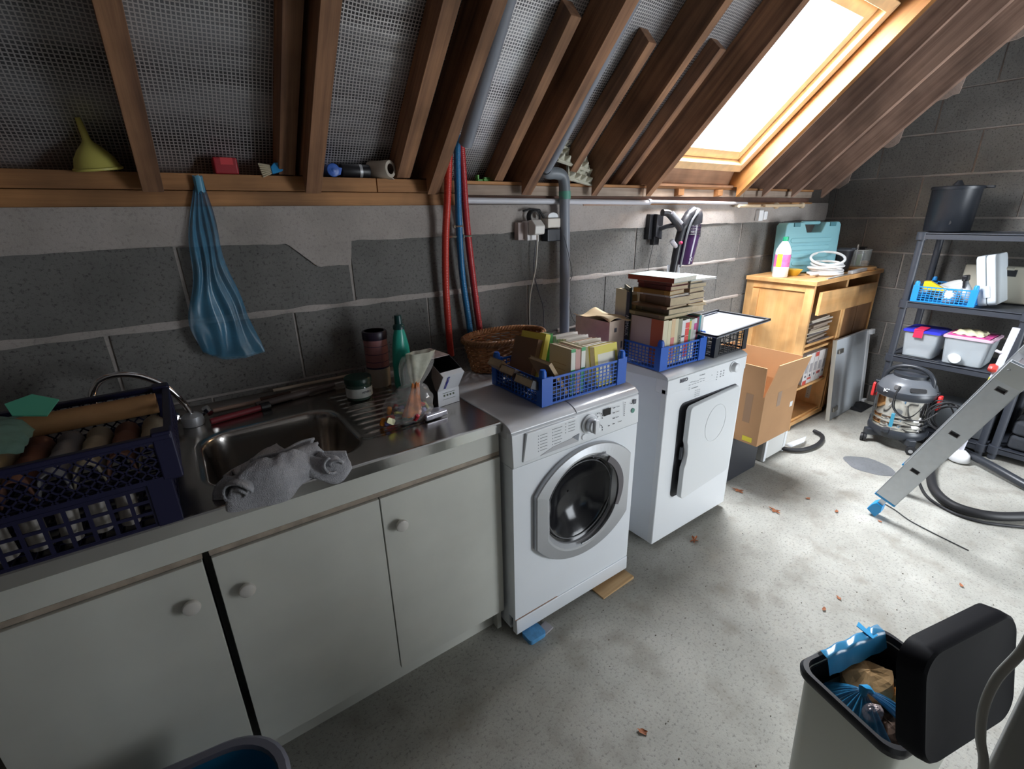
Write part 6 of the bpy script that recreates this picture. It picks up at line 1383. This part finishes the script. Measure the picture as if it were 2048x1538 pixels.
t = MB().grid(lambda u, v: tp + ex*(.02+.05*math.cos(2*math.pi*u)*(1-.3*v)+.02*math.sin(9*u)) + ey*(.055*math.sin(2*math.pi*u)*(1+.15*math.sin(7*u+5*v))) + ez*(-.06+.24*v) + Vector((.012*noise.noise(Vector((u*9, v*7, 1))), .012*noise.noise(Vector((u*9, v*7, 5))), 0)), 40, 24, closeu=True).build('clear_wrap', mat('wrap_film', (.62, .66, .64), .2, alpha=.38, spec=.7), None, smooth=True, auto=False); tag(t, 'crinkled clear plastic wrap round the top of the aluminium ladder', 'plastic wrap')

# ------------------------------------------------------------------ pedal bin with open lid
bn = thing('waste_bin', 'cream waste bin with black rim and wide open black lid in the right foreground', 'bin', (.983, -1.561, 0))
u_ = Vector((.97, -.245, 0)); w_ = Vector((.245, .97, 0)); B0 = Vector((.941, -1.775, 0)); BL, BD_ = .285, .218
def brect(g, z, r=.035, n=6): 
    return [B0 + u_*(BL/2 + a) + w_*(BD_/2 + b_) + Vector((0, 0, z)) for a, b_ in rrect(BL-2*g, BD_-2*g, r, n)]
CRM = mat('bin_cream', (.56, .57, .50), .38)
MB().loft([brect(.028, .0), brect(.024, .01), brect(.006, .485), brect(.010, .485), brect(.030, .02)]).build('body', CRM, bn, world=True, smooth=True)
MB().loft([brect(.012, .478), brect(-.002, .480), brect(-.004, .494), brect(.0, .502), brect(.008, .502), brect(.010, .480)], cap=False).build('rim', BLK, bn, world=True, smooth=True)
MB().loft([brect(.011, .482), brect(.020, .20), brect(.035, .03), brect(.10, .029)], cap=False).build('liner_bucket', mat('liner_black', (.010, .010, .013), .4), bn, world=True, smooth=True)
MB().box((0, 0, 0), (.10, .05, .018)).build('pedal', BLK, bn, bevel=.004).matrix_basis = WM(bn).inverted() @ Matrix.Translation(B0 + u_*(-.075) + w_*.08 + Vector((0, 0, .012))) @ Matrix.Rotation(R(-14), 4, 'Z')
th_ = R(77); ld_ = w_*math.cos(th_) + Vector((0, 0, 1))*math.sin(th_); nd_ = u_.cross(ld_).normalized()
LMx = Matrix(((u_.x, ld_.x, nd_.x, 0), (u_.y, ld_.y, nd_.y, 0), (u_.z, ld_.z, nd_.z, 0), (0, 0, 0, 1)))
lid_m = Matrix.Translation(B0 + Vector((0, 0, .505))) @ LMx
def lr(g, z, r=.045): return [lid_m @ Vector((BL/2+a, .118+b_, z)) for a, b_ in rrect(BL+.004-2*g, .232-2*g, r, 7)]
MB().loft([lr(.0, -.004), lr(-.001, .022), lr(.001, .038), lr(.005, .042), lr(.014, .040), lr(.06, .039)], cap=True).build('lid', mat('lid_plastic', (.006, .006, .008), .6, spec=.1), bn, world=True, smooth=True)
MB().loft([lr(.0, -.004), lr(.006, -.005), lr(.007, .0005), lr(.03, .001)], cap=True).build('lid_inner', mat('lid_plastic', (0,0,0)), bn, world=True, smooth=True)
MB().lathe([(0, 0), (.004, 0), (.003, .002), (0, .002)], 10).build('lid_button', mat('button_brown', (.30, .10, .06), .4), bn).matrix_basis = WM(bn).inverted() @ lid_m @ Matrix.Translation((.16, .175, -.003)) @ Matrix.Rotation(R(180), 4, 'X')
for k in (.35, .65): MB().tube([lid_m @ Vector((BL*k-.02, -.002, .01)), lid_m @ Vector((BL*k+.02, -.002, .01))], .008, 10).build('hinge', BLK, bn, world=True, smooth=True)
# rubbish bag and contents
BF = mat('bin_bag_blue', (.05, .32, .60), .25, alpha=.75, spec=.6, var=.25, vscale=12)
bgb = thing('blue_bin_bag', 'thin translucent blue bag knotted inside and over the rim of the bin', 'bag', B0 + u_*.14 + w_*.11 + Vector((0, 0, .40)))
pk = B0 + u_*.085 + w_*.120 + Vector((0, 0, .492))
def cone(a0, a1, rr_, zb_, seed):
    def f(u, v):
        a = R(a0+(a1-a0)*u); r_ = rr_*(v**.8)*(1+.10*math.sin(u*26)*v)
        p = Vector((pk.x+r_*math.cos(a), pk.y+r_*math.sin(a), pk.z - zb_*v**1.1 + .006*math.sin(u*40+seed)*v*(1-v)*4))
        d = p - B0; gq = .020+.09*(.5-p.z); x_ = max(gq, min(BL-gq, d.dot(u_))); y_ = max(gq, min(BD_-gq, d.dot(w_)))
        q_ = B0 + u_*x_ + w_*y_; return Vector((q_.x, q_.y, p.z))
    return f
MB().grid(cone(150, 255, .12, .13, 1), 44, 18).build('draped_side', BF, bgb, world=True, smooth=True, auto=False)
MB().grid(cone(-75, -28, .16, .12, 2), 30, 18).build('draped_side', BF, bgb, world=True, smooth=True, auto=False)
MB().grid(cone(75, 150, .10, .10, 3), 24, 14).build('draped_side', BF, bgb, world=True, smooth=True, auto=False)
MB().tube([pk + Vector((-.008, -.004, -.012)), pk + Vector((0, 0, .004)), pk + Vector((.012, -.004, -.002)), pk + Vector((.022, -.014, -.014))], [.006, .010, .009, .005], 8).build('knot', mat('bag_knot', (.04, .36, .70), .3), bgb, world=True, smooth=True)
def over(u, v):
    s = .07 + .20*u; d = -.030+.075*v; zz = .507 + .006*math.sin(v*3.1) - (.045*max(0, .4-v)/.4)*(1) - (.04*max(0, v-.75)/.25)
    p = B0 + u_*s + w_*(BD_ + .018 - .055*v) + Vector((0, 0, zz + .003*math.sin(u*19+v*7))); return p
MB().grid(over, 36, 16).build('rim_overlap', BF, bgb, world=True, smooth=True, auto=False)
MB().prism([(0, 0), (.022, .004), (.026, .03), (.012, .026), (.014, .048), (-.002, .04)], 0, .002, 'z').build('torn_corner', mat('bag_knot', (0,0,0)), bgb).matrix_basis = WM(bgb).inverted() @ Matrix.Translation(B0 + u_*.215 + w_*.19 + Vector((0, 0, .512))) @ Matrix.Rotation(R(-20), 4, 'Z')
PB = mat('kraft_paper', (.46, .28, .12), .8, var=.25, vscale=14)
def crumple(name, label, cat, c, sx_, sy_, sz_, m, seed):
    t = MB().grid(lambda u, v: c + u_*(sx_*math.sin(math.pi*v)*math.cos(2*math.pi*u)*(1+.35*noise.noise(Vector((u*5, v*5, seed))))) + w_*(sy_*math.sin(math.pi*v)*math.sin(2*math.pi*u)*(1+.35*noise.noise(Vector((u*5, v*5, seed+3))))) + Vector((0, 0, sz_*math.cos(math.pi*v)*(1+.4*noise.noise(Vector((u*6, v*4, seed+7)))))), 22, 14, closeu=True).build(name, m, None, smooth=False); return tag(t, label, cat)
crumple('crumpled_paper', 'crumpled brown kraft paper at the back of the bin', 'paper', B0 + u_*.17 + w_*.155 + Vector((0, 0, .425)), .075, .045, .045, PB, 1)
crumple('crumpled_paper', 'dark brown crumpled packaging low in the bin', 'paper', B0 + u_*.14 + w_*.085 + Vector((0, 0, .36)), .075, .05, .05, mat('dark_pack', (.14, .08, .05), .7), 5)
crumple('foil_wrapper', 'shiny pink and white wrapper in the middle of the bin', 'wrapper', B0 + u_*.115 + w_*.105 + Vector((0, 0, .425)), .028, .018, .018, mat('wrapper_pink', (.60, .48, .46), .25, .3), 9)
crumple('orange_peel', 'orange scrap at the right of the rubbish in the bin', 'scrap', B0 + u_*.215 + w_*.105 + Vector((0, 0, .415)), .035, .025, .022, mat('peel_orange', (.62, .26, .05), .6), 12)
# grey board and cable at the right edge
t = MB().box((0, -.50, 0), (.025, 0, 1.03)).build('grey_board', mat('board_grey', (.38, .39, .37), .5), None, bevel=.006); t.location = (.755, -1.872, .0); t.rotation_euler = (0, 0, R(4)); tag(t, 'blurred grey board standing upright at the right edge of the picture', 'board')
cable('grey cable curving down in front of the grey board at the right edge', [(.748, -1.858, 1.04), (.745, -1.857, .985), (.742, -1.848, .93), (.742, -1.848, .88), (.745, -1.856, .83), (.745, -1.87, .78), (.75, -1.88, .65)], .0055, mat('cable_beige', (.42, .42, .38), .4))
# ------------------------------------------------------------------ fallen leaves and crumbs on the floor
LF = mat('leaf_rust', (.34, .12, .05), .7, var=.3, vscale=80)
spots = [((1.784, -.812), .030, 'curled rust brown leaf on the floor in front of the dryer', 20), ((2.326, -.918), .030, 'lobed orange-brown dry leaf on the floor right of the dryer', 80), ((2.574, -1.112), .016, 'small reddish leaf scrap left of the ladder foot', 10), ((2.58, -.967), .016, 'small red leaf with thin stalk beyond the lobed leaf', 140), ((1.937, -1.375), .014, 'pale reddish leaf scrap in the middle of the floor', 60), ((1.827, -1.367), .014, 'faint tan leaf scrap nearest the pale reddish one', 10), ((.881, -1.258), .018, 'tan leaf scrap on the floor near the cabinet end', 120), ((2.417, -1.644), .014, 'tiny red petal at the right of the floor', 30), ((2.654, -1.275), .013, 'tiny red scrap touching the blue ladder shoe', 80), ((2.352, -.70), .03, 'dark thin curled leaf beside the black box', 100)]
for (x, y), s, lb, a in spots:
    def lf(u, v):
        th2 = 2*math.pi*u; r_ = s*v*(.62+.30*math.cos(th2*5+a)*(1 if s > .02 else .3)); return Vector((r_*math.cos(th2)*1.3, r_*math.sin(th2)*.7, .002+.30*s*v*v*abs(math.sin(th2+1))))
    t = MB().grid(lf, 30, 5, closeu=True).build('dry_leaf', LF, None, smooth=True, auto=False); t.location = (x, y, .001); t.rotation_euler = (0, 0, R(a)); tag(t, lb, 'leaf')
dq = MB(); rd = random.Random(17)
for k in range(140):
    x, y = rd.uniform(.9, 3.2), rd.uniform(-1.9, -.75); s = rd.uniform(.0007, .0024)
    dq.box((x-s, y-s*.7, 0.0005), (x+s, y+s*.7, .001+s*.6))
tag(dq.build('floor_crumbs', mat('crumbs', (.10, .08, .06), .9), None), 'scattered dark crumbs and grit on the concrete floor', 'grit', kind='stuff')
